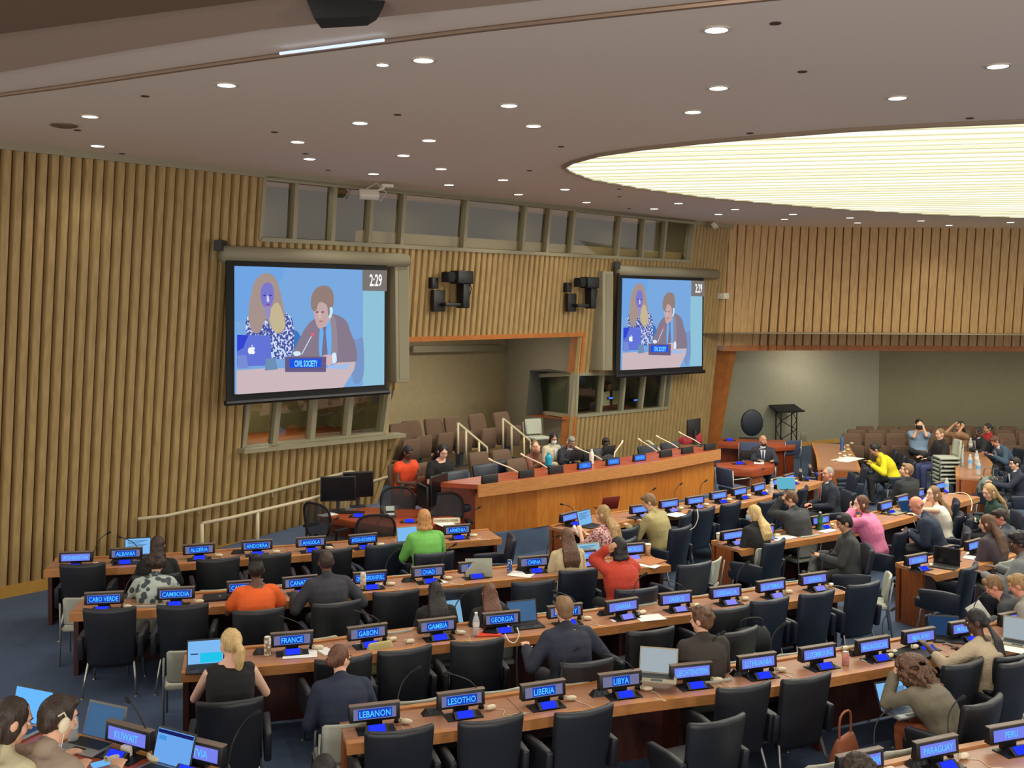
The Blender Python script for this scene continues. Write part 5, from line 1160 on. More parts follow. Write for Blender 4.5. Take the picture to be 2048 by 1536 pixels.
for i in range(9): ear_on(1673+i % 3*6+i*2.4, 922-i*4.2, 'one of the ivory earpieces heaped on the short desk by the yellow jacket'); bpy.data.objects[-1] if False else None
for o in list(bpy.data.objects):
    if o.get('label', '').startswith('one of the ivory'): o['group'] = 'earpieces heaped on the short desk'
# cable sag under the GEORGIA laptop
for lab, pts, m in (('white cable hanging below the cream folder near the dark laptop', [(1010, 1268, 9.75), (1018, 1282, 9.7), (1030, 1285, 9.7), (1038, 1270, 9.7), (1034, 1255, 9.75)], M_white), ('long white cable looping over the desk end near the woman in dark green', [(1895, 990, 16.2), (1920, 985, 16.1), (1936, 990, 16), (1944, 1005, 15.8), (1942, 1022, 15.6)], M_white), ('white cable hanging down a navy chair on the wing', [(1394, 1018, 14.3), (1396, 1035, 14.2), (1390, 1052, 14.2), (1380, 1060, 14.2)], M_white)):
    P = [at(*q) for q in pts]; o = MB().tube(smooth_path(P, 5), .006, 6).build('cable', m, smooth=True); tag(o, lab, 'cable')
# operator desk equipment
def monitor(px, py, lab, rz, w=.52, h=.33, z=.74, tilt=0, dark=True):
    p = G(px, py, z); t = thing('computer_monitor', lab, 'monitor', p, R(rz))
    MB().box((0, 0, .16+h/2), (w, .035, h)).build('panel', M_black, t, bevel=.006); MB().quad([(-w*.47, -.019, .16+h*.05), (w*.47, -.019, .16+h*.05), (w*.47, -.019, .16+h*.95), (-w*.47, -.019, .16+h*.95)]).build('screen', M_sdark, t)
    MB().box((0, .03, .14), (.06, .03, .28)).build('stand', M_dark, t); MB().box((0, .03, .008), (.24, .18, .016)).build('base', M_dark, t)
monitor(676, 1022, 'black computer monitor, left one on the operator desk', 12, .56, .40)
monitor(716, 1014, 'grey black monitor standing right behind the left one on the operator desk', 20, .5, .42)
monitor(845, 1036, 'slim black monitor seen edge on beside the desk phone', -65, .45, .36)
monitor(877, 1030, 'black monitor turned sideways in front of the podium end', 62, .5, .48)
monitor(1387, 887, 'black monitor behind the red folder on the podium', math.degrees(PODH)+190, .5, .34, 1.25)
p = G(776, 1033, .74); t = thing('desk_phone', 'grey black desk telephone with small display on the operator desk', 'telephone', p, R(10))
MB().add([(-.12, -.1, 0), (.12, -.1, 0), (.12, .08, 0), (-.12, .08, 0), (-.12, -.1, .03), (.12, -.1, .03), (.12, .08, .15), (-.12, .08, .15)], [(0, 1, 5, 4), (1, 2, 6, 5), (2, 3, 7, 6), (3, 0, 4, 7), (4, 5, 6, 7), (3, 2, 1, 0)]).build('body', M_dark, t)
Mx = Matrix.Rotation(R(33), 3, 'X'); MB().box((.03, .0, .12), (.13, .1, .02), 0, Mx).build('display', mat('phone_lcd', (150, 158, 150), .4), t); MB().tube([(-.09, -.08, .06), (-.1, 0, .14), (-.09, .08, .19)], .022, 8).build('handset', M_black, t, smooth=True); MB().box((.03, -.07, .05), (.12, .05, .01), 0, Mx).build('keypad', M_greyframe, t)
p = G(700, 1026, .74); o = MB().box((0, 0, .012), (.45, .15, .024)).build('keyboard', M_black, bevel=.004); o.location = p; o.rotation_euler = (0, 0, R(-8)); tag(o, 'black keyboard below the left monitor on the operator desk', 'keyboard')
for x, y, l, z in ((718, 1033, 'blue glowing console on the operator desk below the monitors', .74), (820, 1044, 'blue glowing console on the operator desk right of the phone', .74), (1478, 928, 'blue glowing console before the laptop on the side table', .76), (1458, 881, 'blue glowing console on the far table', .76)):
    p = G(x, y, z); c = thing('voting_console', l, 'console', p, 0); link('body', M1('cb', None), c); link('display', M1('cdd', con_disp(M_conblue, 'display')), c)
p = G(893, 1046, .74); t = thing('desk_sign', 'small cream tent sign reading CONFERENCE OFFICERS on the operator desk', 'sign', p, R(8))
MB().add([(-.2, -.03, 0), (.2, -.03, 0), (.2, .03, 0), (-.2, .03, 0), (-.2, 0, .08), (.2, 0, .08)], [(0, 1, 5, 4), (2, 3, 4, 5), (1, 2, 5), (3, 0, 4), (3, 2, 1, 0)]).build('card', mat('tent_card', (226, 214, 184), .7), t)
me = textmesh('CONFERENCE OFFICERS', .36, .035); me.materials.append(mat('ink', (90, 50, 40), .7)); l = link('lettering', me, t); l.location = (0, -.018, .04); l.rotation_euler = (R(-20), 0, 0)
# bags
def bag(p, lab, m, s=(.34, .2, .32), rz=0, strap=True, cat='bag', nm='bag'):
    t = thing(nm, lab, cat, p, rz)
    rings = [superring(0, 0, s[0]/2*k, s[1]/2*k2, s[2]*z_, 16, .5) for k, k2, z_ in ((.8, .8, 0), (1, 1, .08), (1, 1.05, .4), (.93, .8, .75), (.8, .35, .96), (.74, .15, 1))]
    MB().loft(rings).build('body', m, t, smooth=True)
    if strap: MB().tube(smooth_path([Vector((-s[0]*.3, 0, s[2]*.95)), Vector((-s[0]*.25, 0, s[2]*1.35)), Vector((s[0]*.25, 0, s[2]*1.35)), Vector((s[0]*.3, 0, s[2]*.95))], 4), .01, 6).build('handle', m, t, smooth=True)
M_bb = mat('black_bag', (20, 20, 22), .7); M_blub = mat('bright_blue_bag', (30, 66, 160), .6); M_pat = stripemat('patterned_bag', (222, 214, 196), (20, 20, 22), 9); M_red = mat('red_case', (150, 24, 36), .5)
p = G(1502, 1300, .5); bag(Vector((p.x, p.y, .5)), 'black leather bag on the smaller chair right of the curly haired man', M_bb, (.42, .2, .24), .3)
p = G(1718, 1170, .0); bag(Vector((p.x, p.y, 0)), 'bright blue bag on the floor below the pink jacket woman', M_blub, (.26, .2, .24), .4, False)
p = G(990, 943, .95); bag(Vector((p.x, p.y, .92)), 'black and white patterned tote on a chair behind the podium', M_pat, (.45, .2, .28), PODH)
p = G(945, 1100, .5); bag(Vector((p.x, p.y, .5)), 'black bag lying on the chair at the end of the first left desk', M_bb, (.5, .3, .16), .3, False)
p = G(985, 1368, 0.1); bag(Vector((p.x, p.y+.3, .0)), 'dark backpack on the floor left of the LIBERIA nameplate', mat('grey_backpack', (44, 52, 60), .8), (.4, .3, .45), .3)
p = G(1380, 886, 1.25); o = MB().add([(-.3, -.1, 0), (.3, -.1, 0), (.3, .1, 0), (-.3, .1, 0), (-.27, -.08, .12), (.25, -.08, .2), (.25, .06, .2), (-.27, .06, .12)], [(0, 1, 5, 4), (1, 2, 6, 5), (2, 3, 7, 6), (3, 0, 4, 7), (4, 5, 6, 7), (3, 2, 1, 0)]).build('red_folder', M_red, bevel=.01); o.location = p; o.rotation_euler = (0, 0, PODH); tag(o, 'red leather folder standing on the podium near its right end', 'folder')
p = G(760, 1345, .5); bag(Vector((p.x, p.y, .50)), 'pale yellow paper bag on the chair right of the navy jacket', mat('kraft_bag', (190, 178, 120), .8), (.3, .1, .3), .5, False)
bag(G(1945, 1040, 0)+Vector((.2, -.2, .45)), 'camouflage grey backpack behind the woman in dark green', stripemat('camo', (60, 66, 62), (120, 124, 116), 9), (.4, .3, .42), .4)

for x, y, l, m in ((1207, 806, 'pale back of a monitor inside the glass booth, left one', M_white), (1236, 803, 'pale back of a monitor inside the glass booth, right one', M_spk)):
    p = V(x, y, -.55+.2); t = thing('booth_monitor', l, 'monitor', p, R(43)); MB().box((0, 0, .1), (.42, .03, .34)).build('panel', m, t, bevel=.01); MB().box((0, .03, -.1), (.06, .03, .3)).build('stand', M_dark, t)
for x, y, l in ((1212, 796, 'blue glowing unit inside the glass booth, upper left'), (1262, 800, 'blue glowing unit inside the glass booth, right'), (1300, 806, 'blue glowing unit inside the glass booth, far right')):
    p = V(x+6, y, -.35); t = thing('booth_console', l, 'console', p, R(43)); MB().box((0, 0, 0), (.2, .12, .07)).build('body', M_black, t, bevel=.008); MB().quad([(-.08, -.062, -.02), (.08, -.062, -.02), (.08, -.062, .025), (-.08, -.062, .025)]).build('display', emat('booth_blue', (70, 120, 240), 1.1), t)
# ------------------------------------------------------------------ people
def bake(mb, voxel, nm, mats, smooth_it=4, disp=0, freq=10, aniso=(1, 1, 1)):
    me = mb.mesh('tmp', mats[0]); o = bpy.data.objects.new('tmp', me)
    m = o.modifiers.new('r', 'REMESH'); m.mode = 'VOXEL'; m.voxel_size = voxel; m.use_smooth_shade = True
    s_ = o.modifiers.new('s', 'SMOOTH'); s_.factor = .5; s_.iterations = smooth_it
    me2 = evalmesh(o); bpy.data.objects.remove(o); bpy.data.meshes.remove(me)
    me2.name = nm; me2.materials.clear()
    for k in mats: me2.materials.append(k)
    if disp:
        n = len(me2.vertices); co = [0.]*(3*n); no = [0.]*(3*n)
        me2.vertices.foreach_get('co', co); me2.vertex_normals.foreach_get('vector', no)
        for k in range(0, 3*n, 3):
            q = Vector((co[k]*aniso[0], co[k+1]*aniso[1], co[k+2]*aniso[2]))*freq
            d = noise.noise(q)*disp+abs(noise.noise(q*2.3))*disp*.5
            co[k] += no[k]*d; co[k+1] += no[k+1]*d; co[k+2] += no[k+2]*d
        me2.vertices.foreach_set('co', co); me2.update()
    for p in me2.polygons: p.use_smooth = True
    return me2
SK = {'l': (224, 172, 142), 'p': (232, 186, 160), 'm': (190, 138, 104), 'd': (96, 62, 46), 'dd': (82, 54, 42), 'r': (216, 146, 120)}
def skin(k): return mat('skin_'+k, SK[k], .55, bump=.05, bscale=80)
def hairm(nm, c, c2): return mat('hair_'+nm, c, .5, col2=c2, nscale=14, stretch=(6, 6, .8), bump=.5, bscale=26)
HM = {'black': ((16, 13, 13), (34, 28, 26)), 'dark': ((40, 28, 22), (64, 46, 34)), 'brown': ((78, 52, 36), (112, 78, 52)), 'auburn': ((76, 46, 33), (118, 76, 50)), 'blonde': ((196, 160, 98), (226, 198, 140)), 'dblonde': ((136, 104, 64), (184, 148, 96)), 'grey': ((120, 112, 104), (160, 152, 142)), 'ginger': ((168, 112, 62), (204, 152, 92)), 'tan': ((112, 84, 56), (146, 112, 76))}
def cloth(c): return mat('cloth_%d_%d_%d' % tuple(c), c, .85, bump=.35, bscale=22, noise_amt=.07, nscale=5)
def ik(S, H, a, b, pole):
    d = H-S; L = min(d.length, (a+b)*.995); dn = d.normalized(); x = (a*a-b*b+L*L)/(2*L); h = math.sqrt(max(a*a-x*x, 0))
    p = (pole-dn*pole.dot(dn)).normalized(); return S+dn*x+p*h, S+dn*L
def hand(mb, w, d, side, up, curl=.6, s=1.):
    d = d.normalized(); u = (up-d*up.dot(d)).normalized(); x = d.cross(u)*side
    Mx = Matrix((x, d, u)).transposed()
    mb.ell(w+d*.048*s, (.040*s, .052*s, .017*s), Mx, 10, 6)
    for i, (ox, L) in enumerate(((-.033, .062), (-.011, .074), (.011, .070), (.032, .055))):
        b = w+d*.085*s+x*ox*s; p1 = b+d*L*.42*s-u*.012*curl*s; p2 = p1+(d*(1-curl*.5)-u*curl*.9).normalized()*L*.34*s; p3 = p2+(d*(1-curl)-u*curl*1.3-x*0).normalized()*L*.30*s
        mb.tube([w+d*.05*s+x*ox*.7*s, b, p1, p2, p3], [.011*s, .0098*s, .0088*s, .008*s, .0065*s], 6)
    t0 = w+d*.02*s-x*.028*s; t1 = t0+(d*.6-x*.8-u*.2).normalized()*.035*s; t2 = t1+(d*.95-x*.25-u*.3).normalized()*.03*s
    mb.tube([w+d*.012*s, t0, t1, t2], [.014*s, .013*s, .0105*s, .008*s], 6)
PN = [0]
def person(px, py, label, hair, hc, sk, top, zf=0, rz=None, dh=0, lean=8, yaw=0, pitch=8, roll=0, arms='desk', sleeve=1., bottom=(34, 34, 40), chair=None, clabel=None, fem=0, sc=1., shirt=None, tie=None, mask=None, phone=None, glass=0, legs='sit', nm='person', fine=.011, topmat=None, skirt=None, topname='jacket', hz=None, coff=.06, beard=None, cz=None, S=1.):
    PN[0] += 1
    L = R(lean); hip = Vector((0, 0, .54)); T = .50*sc; sd = Vector((0, math.sin(L), math.cos(L)))
    def sp(t): 
        return hip+Vector((0, math.sin(L*(.6+.4*t)), math.cos(L*(.6+.4*t))))*T*t
    neck = sp(1.); nd = R(lean*.7+pitch*.35); hcn = neck+Vector((0, math.sin(nd)*.155+.012, math.cos(nd)*.142))
    HR = (Matrix.Rotation(R(yaw), 3, 'Z') @ Matrix.Rotation(-R(pitch), 3, 'X') @ Matrix.Rotation(R(roll), 3, 'Y'))
    p = G(px, py, zf+hcn.z*S) if hz is None else at(px, py, hz)
    h = (heading_at(p) if rz is None else R(rz))+R(dh); Rz = Matrix.Rotation(h, 3, 'Z')
    root = Vector((p.x, p.y, zf))-Rz @ Vector((hcn.x, hcn.y, 0))*S
    t = thing(nm, label, 'person', root, h); t.scale = (S, S, S)
    W_ = .92 if fem else 1.
    Sx = .180*W_; Sh = [sp(.86)+Vector((s_*Sx, -.005, 0)) for s_ in (1, -1)]
    HH = lambda v: hcn+HR @ Vector(v)
    pre = {'desk': [(.20, .42, .80), (-.20, .42, .80)], 'type': [(.12, .40, .81), (-.12, .40, .81)], 'lap': [(.10, .30, .68), (-.10, .30, .66)], 'phone': [(.05, .34, .76), (-.06, .33, .75)], 'wide': [(.34, .30, .80), (-.30, .32, .80)]}
    if isinstance(arms, str): tg = [Vector(a) for a in pre[arms]]
    else: tg = [HH(a[1]) if a[0] == 'H' else Vector(a[1]) for a in arms]
    sk_m = skin(sk); body = MB(); top_ = MB(); bot = MB()
    RX = lambda a: Matrix.Rotation(-a, 3, 'X')
    prof = [(-.16, .14, .11), (-.08, .180, .13), (.05, .184, .135), (.28, .166*W_, .120), (.5, .182*W_, .128+.012*fem), (.7, .194*W_, .128), (.84, .184*W_, .108), (.93, .125*W_, .082), (1.0, .062, .058)]
    def torso(mb, g, t0=-1, t1=2, flare=0):
        rings = []
        for tt, w, d in prof:
            if tt < t0 or tt > t1: continue
            c = sp(tt); M_ = RX(L*(.6+.4*max(tt, 0))); rings.append([c+M_ @ q for q in superring(0, 0, w+g+flare*(tt < .1), d+g+flare*(tt < .1), 0, 18, .8)])
        mb.loft(rings)
    torso(body, -.012)
    body.cap(neck-sd*.02, hcn+Vector((0, -.01, -.05)), .050 if not fem else .044, .052 if not fem else .045, n=12)
    # head
    for c_, r_ in (((0, -.008, .018), (.075, .093, .098)), ((0, .022, -.05), (.056, .066, .058)), ((0, .058, -.088), (.026, .026, .022)), ((.036, .052, -.028), (.026, .03, .03)), ((-.036, .052, -.028), (.026, .03, .03)), ((.078, -.006, -.006), (.011, .022, .032)), ((-.078, -.006, -.006), (.011, .022, .032)), ((0, .070, .034), (.05, .02, .018))):
        body.ell(HH(c_), r_, HR, 12, 8)
    body.cap(HH((0, .086, .008)), HH((0, .103, -.022)), .009, .0135, n=8)
    elbows = []
    for i, s_ in enumerate((1, -1)):
        pole = Vector((s_*.55, -.55, -.8)); 
        if not isinstance(arms, str) and len(arms[i]) > 2: pole = Vector(arms[i][2])
        E_, Hn = ik(Sh[i], tg[i], .285*sc, .255*sc, pole); elbows.append(E_)
        body.cap(Sh[i], E_, .046, .036, n=10); body.cap(E_, Hn, .036, .025, n=10)
        d = (Hn-E_).normalized(); up = Vector((0, 0, 1)) if abs(d.z) < .75 else Vector((0, -1, 0))
        if not isinstance(arms, str) and arms[i][0] == 'H':
            d2 = (hcn-Hn); up = -d2.normalized()
        hand(body, Hn-d*.01, d, s_, up, .55 if arms != 'type' else .75, 1.0 if not fem else .92)
        if sleeve > 0:
            g = .022
            if sleeve <= 1: top_.cap(Sh[i], Sh[i].lerp(E_, min(sleeve*2, 1)), .052+g*.7, (.052 if sleeve < .5 else .041)+g, n=10)
            if sleeve > .5: top_.cap(E_, E_.lerp(Hn, min((sleeve-.5)*2, 1)*.97), .040+g, .030+g, n=10)
        else: top_.cap(Sh[i]-Vector((s_*.05, 0, -.01)), Sh[i]+Vector((-s_*.01, 0, 0)), .05, .045, n=10)
    torso(top_, .016, t1=.95, flare=.008)
    for s_ in (1, -1):
        top_.cap(sp(.985)+Vector((s_*.045, -.012, 0)), Sh[0 if s_ > 0 else 1]+Vector((-s_*.012, 0, .012)), .040 if sleeve > .5 else .026, .050 if sleeve > 0 else .04, n=10)
        if sleeve <= .5: body.cap(sp(1.03)+Vector((s_*.03, -.012, 0)), Sh[0 if s_ > 0 else 1]+Vector((-s_*.03, 0, 0)), .034, .034, n=8)
    if sleeve > .9: top_.cap(sp(.93), sp(1.0)+Vector((0, -.010, .004)), .075, .066, n=14)
    top_.cap(sp(.86)+Vector((-Sx*.8, 0, .01)), sp(.86)+Vector((Sx*.8, 0, .01)), .062, .062, n=10)
    # legs
    if legs == 'cross': K = [(Vector((.10, .40, .66)), Vector((-.20, .48, .57))), (Vector((-.14, .44, .50)), Vector((-.13, .46, .08)))]
    elif legs == 'tuck': K = [(Vector((.11, .36, .51)), Vector((.12, .16, .09))), (Vector((-.11, .36, .51)), Vector((-.12, .18, .09)))]
    elif legs == 'out': K = [(Vector((.14, .46, .51)), Vector((.16, .60, .09))), (Vector((-.14, .46, .51)), Vector((-.14, .56, .09)))]
    else: K = [(Vector((.11, .42, .51)), Vector((.12, .38, .09))), (Vector((-.11, .42, .51)), Vector((-.12, .40, .09)))]
    shoes = MB()
    for i, s_ in enumerate((1, -1)):
        k_, a_ = K[i]; b0 = Vector((s_*.085, .03, .545))
        body.cap(b0, k_, .078, .052, n=10); body.cap(k_, a_, .050, .034, n=10)
        if not skirt: bot.cap(b0, k_, .092, .068, n=10); bot.cap(k_, a_+(k_-a_)*.05, .066, .052, n=10)
        elif skirt > 0: bot.cap(b0, b0.lerp(k_, skirt), .10, .085, n=10)
        f0 = a_+Vector((0, .0, -.035)); fd = Vector((0, 1, 0)) if legs != 'cross' or i else Vector((-.4, .5, .3)).normalized()
        body.cap(a_, f0+fd*.06, .034, .03, n=8)
        shoes.cap(f0-fd*.035, f0+fd*.14, .040, .034, n=10)
    bot.ell(hip+Vector((0, 0, .0)), (.185, .145, .10), None, 16, 8)
    link('body', bake(body, fine, 'body', [sk_m], 3), t)
    tm = topmat or cloth(top)
    link(topname, bake(top_, .013, topname, [tm], 4, .007, 9), t)
    link('skirt' if skirt else 'trousers', bake(bot, .015, 'trousers', [cloth(bottom) if not (skirt and topmat is None and bottom == top) else tm], 4, .006, 8), t)
    link('shoes', bake(shoes, .014, 'shoes', [mat('shoe_black', (24, 22, 22), .4)], 3), t)
    def hmesh(mb, nm_, m_): 
        mb.v = [tuple(HH(v)) for v in mb.v]; return mb.build(nm_, m_, t, smooth=True)
    # face
    e = MB()
    for s_ in (1, -1): e.ell((s_*.030, .0765, .006), (.0135, .008, .0075), None, 10, 6, 0); e.ell((s_*.030, .0830, .006), (.006, .003, .006), None, 8, 5, 1)
    hmesh(e, 'eyes', [mat('eye_white', (226, 220, 212), .3), mat('eye_iris', (36, 24, 18), .3)])
    if hc != 'none':
        b_ = MB()
        for s_ in (1, -1): b_.tube([(s_*.014, .0905, .028), (s_*.030, .088, .034), (s_*.048, .074, .028)], .0036, 5)
        hmesh(b_, 'eyebrows', hairm(hc, *HM[hc]))
    if not mask: hmesh(MB().ell((0, .0815, -.056), (.022, .008, .0065), None, 10, 6), 'lips', mat('lips_'+sk, tuple(int(a*b) for a, b in zip(SK[sk], (.82, .6, .6))), .5))
    # hair
    H_ = MB(); hp = HM[hc]; cap_ = lambda g=1.: H_.ell((0, -.018, .026), (.083*g, .094*g, .099*g), None, 16, 10)
    dsp, fr_, vx = .005, 16, .010
    rnd = random.Random(int(px*7+py))
    hanging = []
    if hair in ('short', 'tousled'):
        cap_(); H_.ell((0, -.05, -.02), (.068, .052, .062), None, 12, 8); H_.ell((0, .045, .088), (.058, .042, .03), None, 12, 8)
        if hair == 'tousled':
            for k in range(46):
                a, b2 = rnd.uniform(0, 2*PI), rnd.uniform(-.1, 1.3); H_.ell((math.cos(a)*math.cos(b2)*.078, -.02+math.sin(a)*math.cos(b2)*.088 if math.sin(a) < .5 else .02, .03+math.sin(b2)*.088), (.024, .024, .02), None, 7, 5)
            dsp = .008
    elif hair == 'crop': H_.ell((0, -.014, .024), (.0785, .090, .096), None, 16, 10); H_.ell((0, -.045, -.012), (.066, .050, .052), None, 12, 8); dsp = .001
    elif hair == 'fringe': H_.ell((0, -.040, -.01), (.080, .062, .030), None, 14, 8); H_.ell((0, -.05, -.012), (.066, .048, .035), None, 12, 8); dsp = .001
    elif hair in ('bob', 'long', 'longs'):
        cap_(1.0); H_.ell((0, -.052, -.042), (.078, .05, .085), None, 14, 8)
        for s_ in (1, -1): H_.ell((s_*.060, -.010, -.03), (.026, .054, .08), None, 10, 8)
        if hair != 'bob': hanging = [(x, -.045-.04*math.cos(x*14)) for x in (-.066, -.04, -.014, .014, .04, .066)]
        else:
            for k in range(14): a = PI*(1+k/13); H_.ell((math.cos(a)*.075, -.02+math.sin(a)*.065, -.105+rnd.uniform(-.01, .01)), (.028, .026, .03), None, 7, 5)
    elif hair == 'pony': cap_(); H_.ell((0, -.105, .01), (.03, .03, .028), None); H_.tube([(0, -.11, .01), (.01, -.135, -.04), (.0, -.13, -.12), (-.005, -.105, -.20), (0, -.095, -.24)], [.026, .036, .036, .026, .008], 10)
    elif hair == 'bun': cap_(); H_.ell((0, -.112, -.005), (.046, .04, .042), None)
    elif hair == 'topbun': cap_(); H_.tube([(0, -.04, .10), (0, -.06, .15), (0, -.065, .175)], [.055, .05, .02], 10)
    elif hair in ('curly', 'mane'):
        cap_(1.05); n = 90 if hair == 'curly' else 330; big = 1. if hair == 'curly' else 1.55
        for k in range(n):
            a, b2 = rnd.uniform(0, 2*PI), rnd.uniform(-.7 if hair == 'curly' else -1.2, 1.4); cy = math.sin(a)*math.cos(b2)
            if cy > .45: continue
            r0 = .026 if big == 1 else rnd.uniform(.014, .024); H_.ell((math.cos(a)*math.cos(b2)*.095*big, -.03*big+cy*.10*big, .02+math.sin(b2)*.09*big-(.05 if big > 1 else 0)), (r0, r0, r0), None, 7, 5)
        if hair == 'mane':
            for k in range(190): H_.ell((rnd.uniform(-.17, .17), -.05-rnd.uniform(0, .13), -.04-rnd.uniform(0, .22)), (.02, .019, .024), None, 7, 5)
            H_.ell((0, -.08, -.08), (.13, .07, .15))
        dsp = .01; fr_ = 40
    elif hair == 'braids':
        H_.ell((0, -.012, .026), (.079, .092, .098), None, 16, 10); H_.ell((0, -.05, -.01), (.066, .05, .052), None, 12, 8); H_.ell((0, -.1, .0), (.035, .03, .03)); dsp = .002
        hanging = [(x, -.10) for x in (-.05, -.025, 0, .025, .05)]
    if H_.v:
        H_.v = [tuple(HH(v)) for v in H_.v]
        if hanging:
            Ln = {'long': .30, 'longs': .42, 'braids': .42}[hair]
            for x, y in hanging:
                P_ = [HH((x*.8, y*.9, .02 if hair != 'braids' else 0)), HH((x, y, -.06)), ]
                a = P_[-1]; dwn = Vector((0, -.05-.0*x, -1)).normalized()
                bd = (sp(.62)-a); q1 = a+Vector((x*.2, -.015, -.11)); q2 = Vector((a.x+x*.3, min(a.y, sp(.62).y-.135), a.z-Ln*.7)); q3 = q2+Vector((0, .0, -Ln*.3))
                q1.y = min(q1.y, (sp(.85).y-.115)); q3.y = min(q3.y, sp(.45).y-.125)
                r_ = [.03, .034, .036, .034, .014] if hair != 'braids' else [.014, .013, .012, .012, .006]
                H_.tube(P_+[q1, q2, q3], r_, 8)
        link('hair', bake(H_, vx, 'hair', [hairm(hc, *hp)], 2, dsp, fr_, (3, 3, .8)), t)
    if beard: hmesh(MB().ell((0, .046, -.080), (.050, .048, .034), None, 14, 8), 'beard', hairm(beard, *HM[beard]))
    if mask:
        hmesh(MB().ell((0, .055, -.040), (.057, .062, .050), None, 14, 8), 'face_mask', mat('mask_%d' % mask[0], mask, .8))
    if glass:
        g = MB()
        for s_ in (1, -1):
            g.tube([(s_*.032+.022*math.cos(a*PI/5), .097, .006+.017*math.sin(a*PI/5)) for a in range(11)], .0022, 5); g.tube([(s_*.054, .095, .01), (s_*.079, .0, .01)], .002, 5)
        g.tube([(-.01, .1, .008), (.01, .1, .008)], .002, 5); hmesh(g, 'eyeglasses', M_black)
    if phone:
        g = MB().ell((phone*.088, .0, -.012), (.016, .028, .042), None, 12, 8); g.tube([(phone*.085, 0, .028), (phone*.086, -.02, .05), (phone*.084, -.045, .03)], .005, 6)
        g.tube([(phone*.09, .01, -.05), (phone*.07, .03, -.14), (phone*.06, .05, -.25)], .0025, 5); hmesh(g, 'headset', M_ivory)
    if shirt:   # collar band and shirt front
        c = MB(); M_ = RX(R(lean)); o_ = neck+sd*.005
        c.loft([[o_+M_ @ (q+Vector((0, .004, z_))) for q in superring(0, 0, r_, r_*.98, 0, 16, 1)] for r_, z_ in ((.068, -.035), (.064, .0), (.059, .022))], cap=False); 
        fr = lambda u, t_, e_: sp(t_)+RX(L) @ Vector((u, (.143 if t_ < .8 else .100+(1-t_)*.1)+e_, 0))
        c.quad([fr(-.055, .93, .035), fr(.055, .93, .035), fr(.02, .45, .020), fr(-.02, .45, .020)]); c.build('shirt', cloth(shirt), t, smooth=False)
        if tie: MB().quad([fr(-.014, .92, .042), fr(.014, .92, .042), fr(.026, .5, .026), fr(-.026, .5, .026)]).build('tie', cloth(tie), t)
    if chair:
        c = root+Rz @ Vector((0, coff, 0)); place(chair, c.x, c.y, zf if cz is None else cz, h, clabel)
    return t, hcn, HH, root, Rz, tg
Hs = lambda s_, y=.03, z=.02, x=.10: ('H', (s_*x, y, z), (s_*.45, .9, -1))
X = person
DK = (30, 32, 38); NV = (28, 36, 56)
X(315, 1092, 'woman with dark brown hair in black top at the laptop on the first left desk', 'bob', 'dark', 'l', (20, 20, 22), fem=1, chair='k', clabel='black leather chair hidden under the woman in black at the first left desk', arms='type', lean=14, pitch=14)
X(313, 1128, 'woman bending forward in grey floral blouse right of CABO VERDE', 'curly', 'dark', 'l', (150, 160, 150), fem=1, lean=34, pitch=30, arms='desk', topmat=stripemat('floral_grey', (60, 70, 70), (166, 176, 168), 13), topname='blouse', chair='g', clabel='cream guest chair under the woman in floral blouse')
X(512, 1140, 'woman in orange dress with black braids tied up on top, gold earrings', 'topbun', 'black', 'd', (226, 96, 34), fem=1, lean=10, arms='desk', sleeve=.3, topname='dress', chair='k', clabel='black leather chair of the woman in the orange dress', coff=-.02, S=1.04)
X(652, 1124, 'man with cropped hair in dark grey suit leaning on the second left desk', 'crop', 'dark', 'd', (50, 51, 58), lean=18, arms='wide', chair='k', clabel='black leather chair right behind the man in dark grey suit', coff=-.02, S=1.06)
X(848, 1038, 'woman with wavy blonde hair in a bright green jacket', 'bob', 'ginger', 'l', (112, 182, 84), fem=1, lean=12, arms='type', chair='n', clabel='navy leather chair of the woman in the green jacket', coff=0, S=1.08)
X(870, 1184, 'woman with long straight black hair in a black blazer', 'long', 'black', 'm', (26, 26, 28), fem=1, lean=10, arms='lap', chair='g', clabel='cream guest chair under the woman with straight black hair', S=0.92)
X(978, 1186, 'woman with long wavy brown hair in a black cardigan', 'longs', 'auburn', 'l', (30, 28, 30), fem=1, lean=12, arms='lap', chair='g', clabel='cream guest chair under the woman with wavy brown hair', S=0.9)
X(461, 1287, 'woman with blonde ponytail and face mask in a black sleeveless top', 'pony', 'blonde', 'p', (26, 26, 28), fem=1, lean=10, yaw=30, arms='desk', sleeve=0, mask=(226, 226, 222), topname='top', chair='k', clabel='black leather chair in the foreground of the blonde ponytail woman', coff=-.02, fine=.009, S=1.05)
X(679, 1318, 'person with auburn hair tied in a low bun wearing a navy jacket, head turned right', 'bun', 'auburn', 'l', (36, 44, 66), lean=26, yaw=-50, arms='lap', bottom=(26, 30, 44), chair='g', clabel='cream guest chair under the person with the low bun', fine=.009, glass=1)
X(1128, 1219, 'man with short brown hair in a navy suit behind the black laptop', 'short', 'tan', 'l', (38, 42, 58), lean=16, arms='wide', shirt=(226, 230, 236), chair='k', clabel='black leather chair of the man in navy suit at the black laptop', fine=.009, coff=-.04, S=1.06)
X(1403, 1240, 'man with tousled brown hair in a dark brown suit turned slightly left', 'tousled', 'brown', 'l', (54, 48, 42), lean=4, yaw=38, arms='lap', shirt=(214, 220, 226), chair='g', clabel='cream guest chair under the man with tousled hair', fine=.009, S=1.04)
X(1236, 1096, 'woman with black hair in a rust red blouse, both hands raised to her head', 'bob', 'black', 'm', (184, 60, 40), fem=1, lean=12, arms=[Hs(1), Hs(-1, .06, .0)], topname='blouse', chair='n', clabel='navy leather chair right of the woman in the red blouse', coff=-.04, yaw=20, S=1.08)
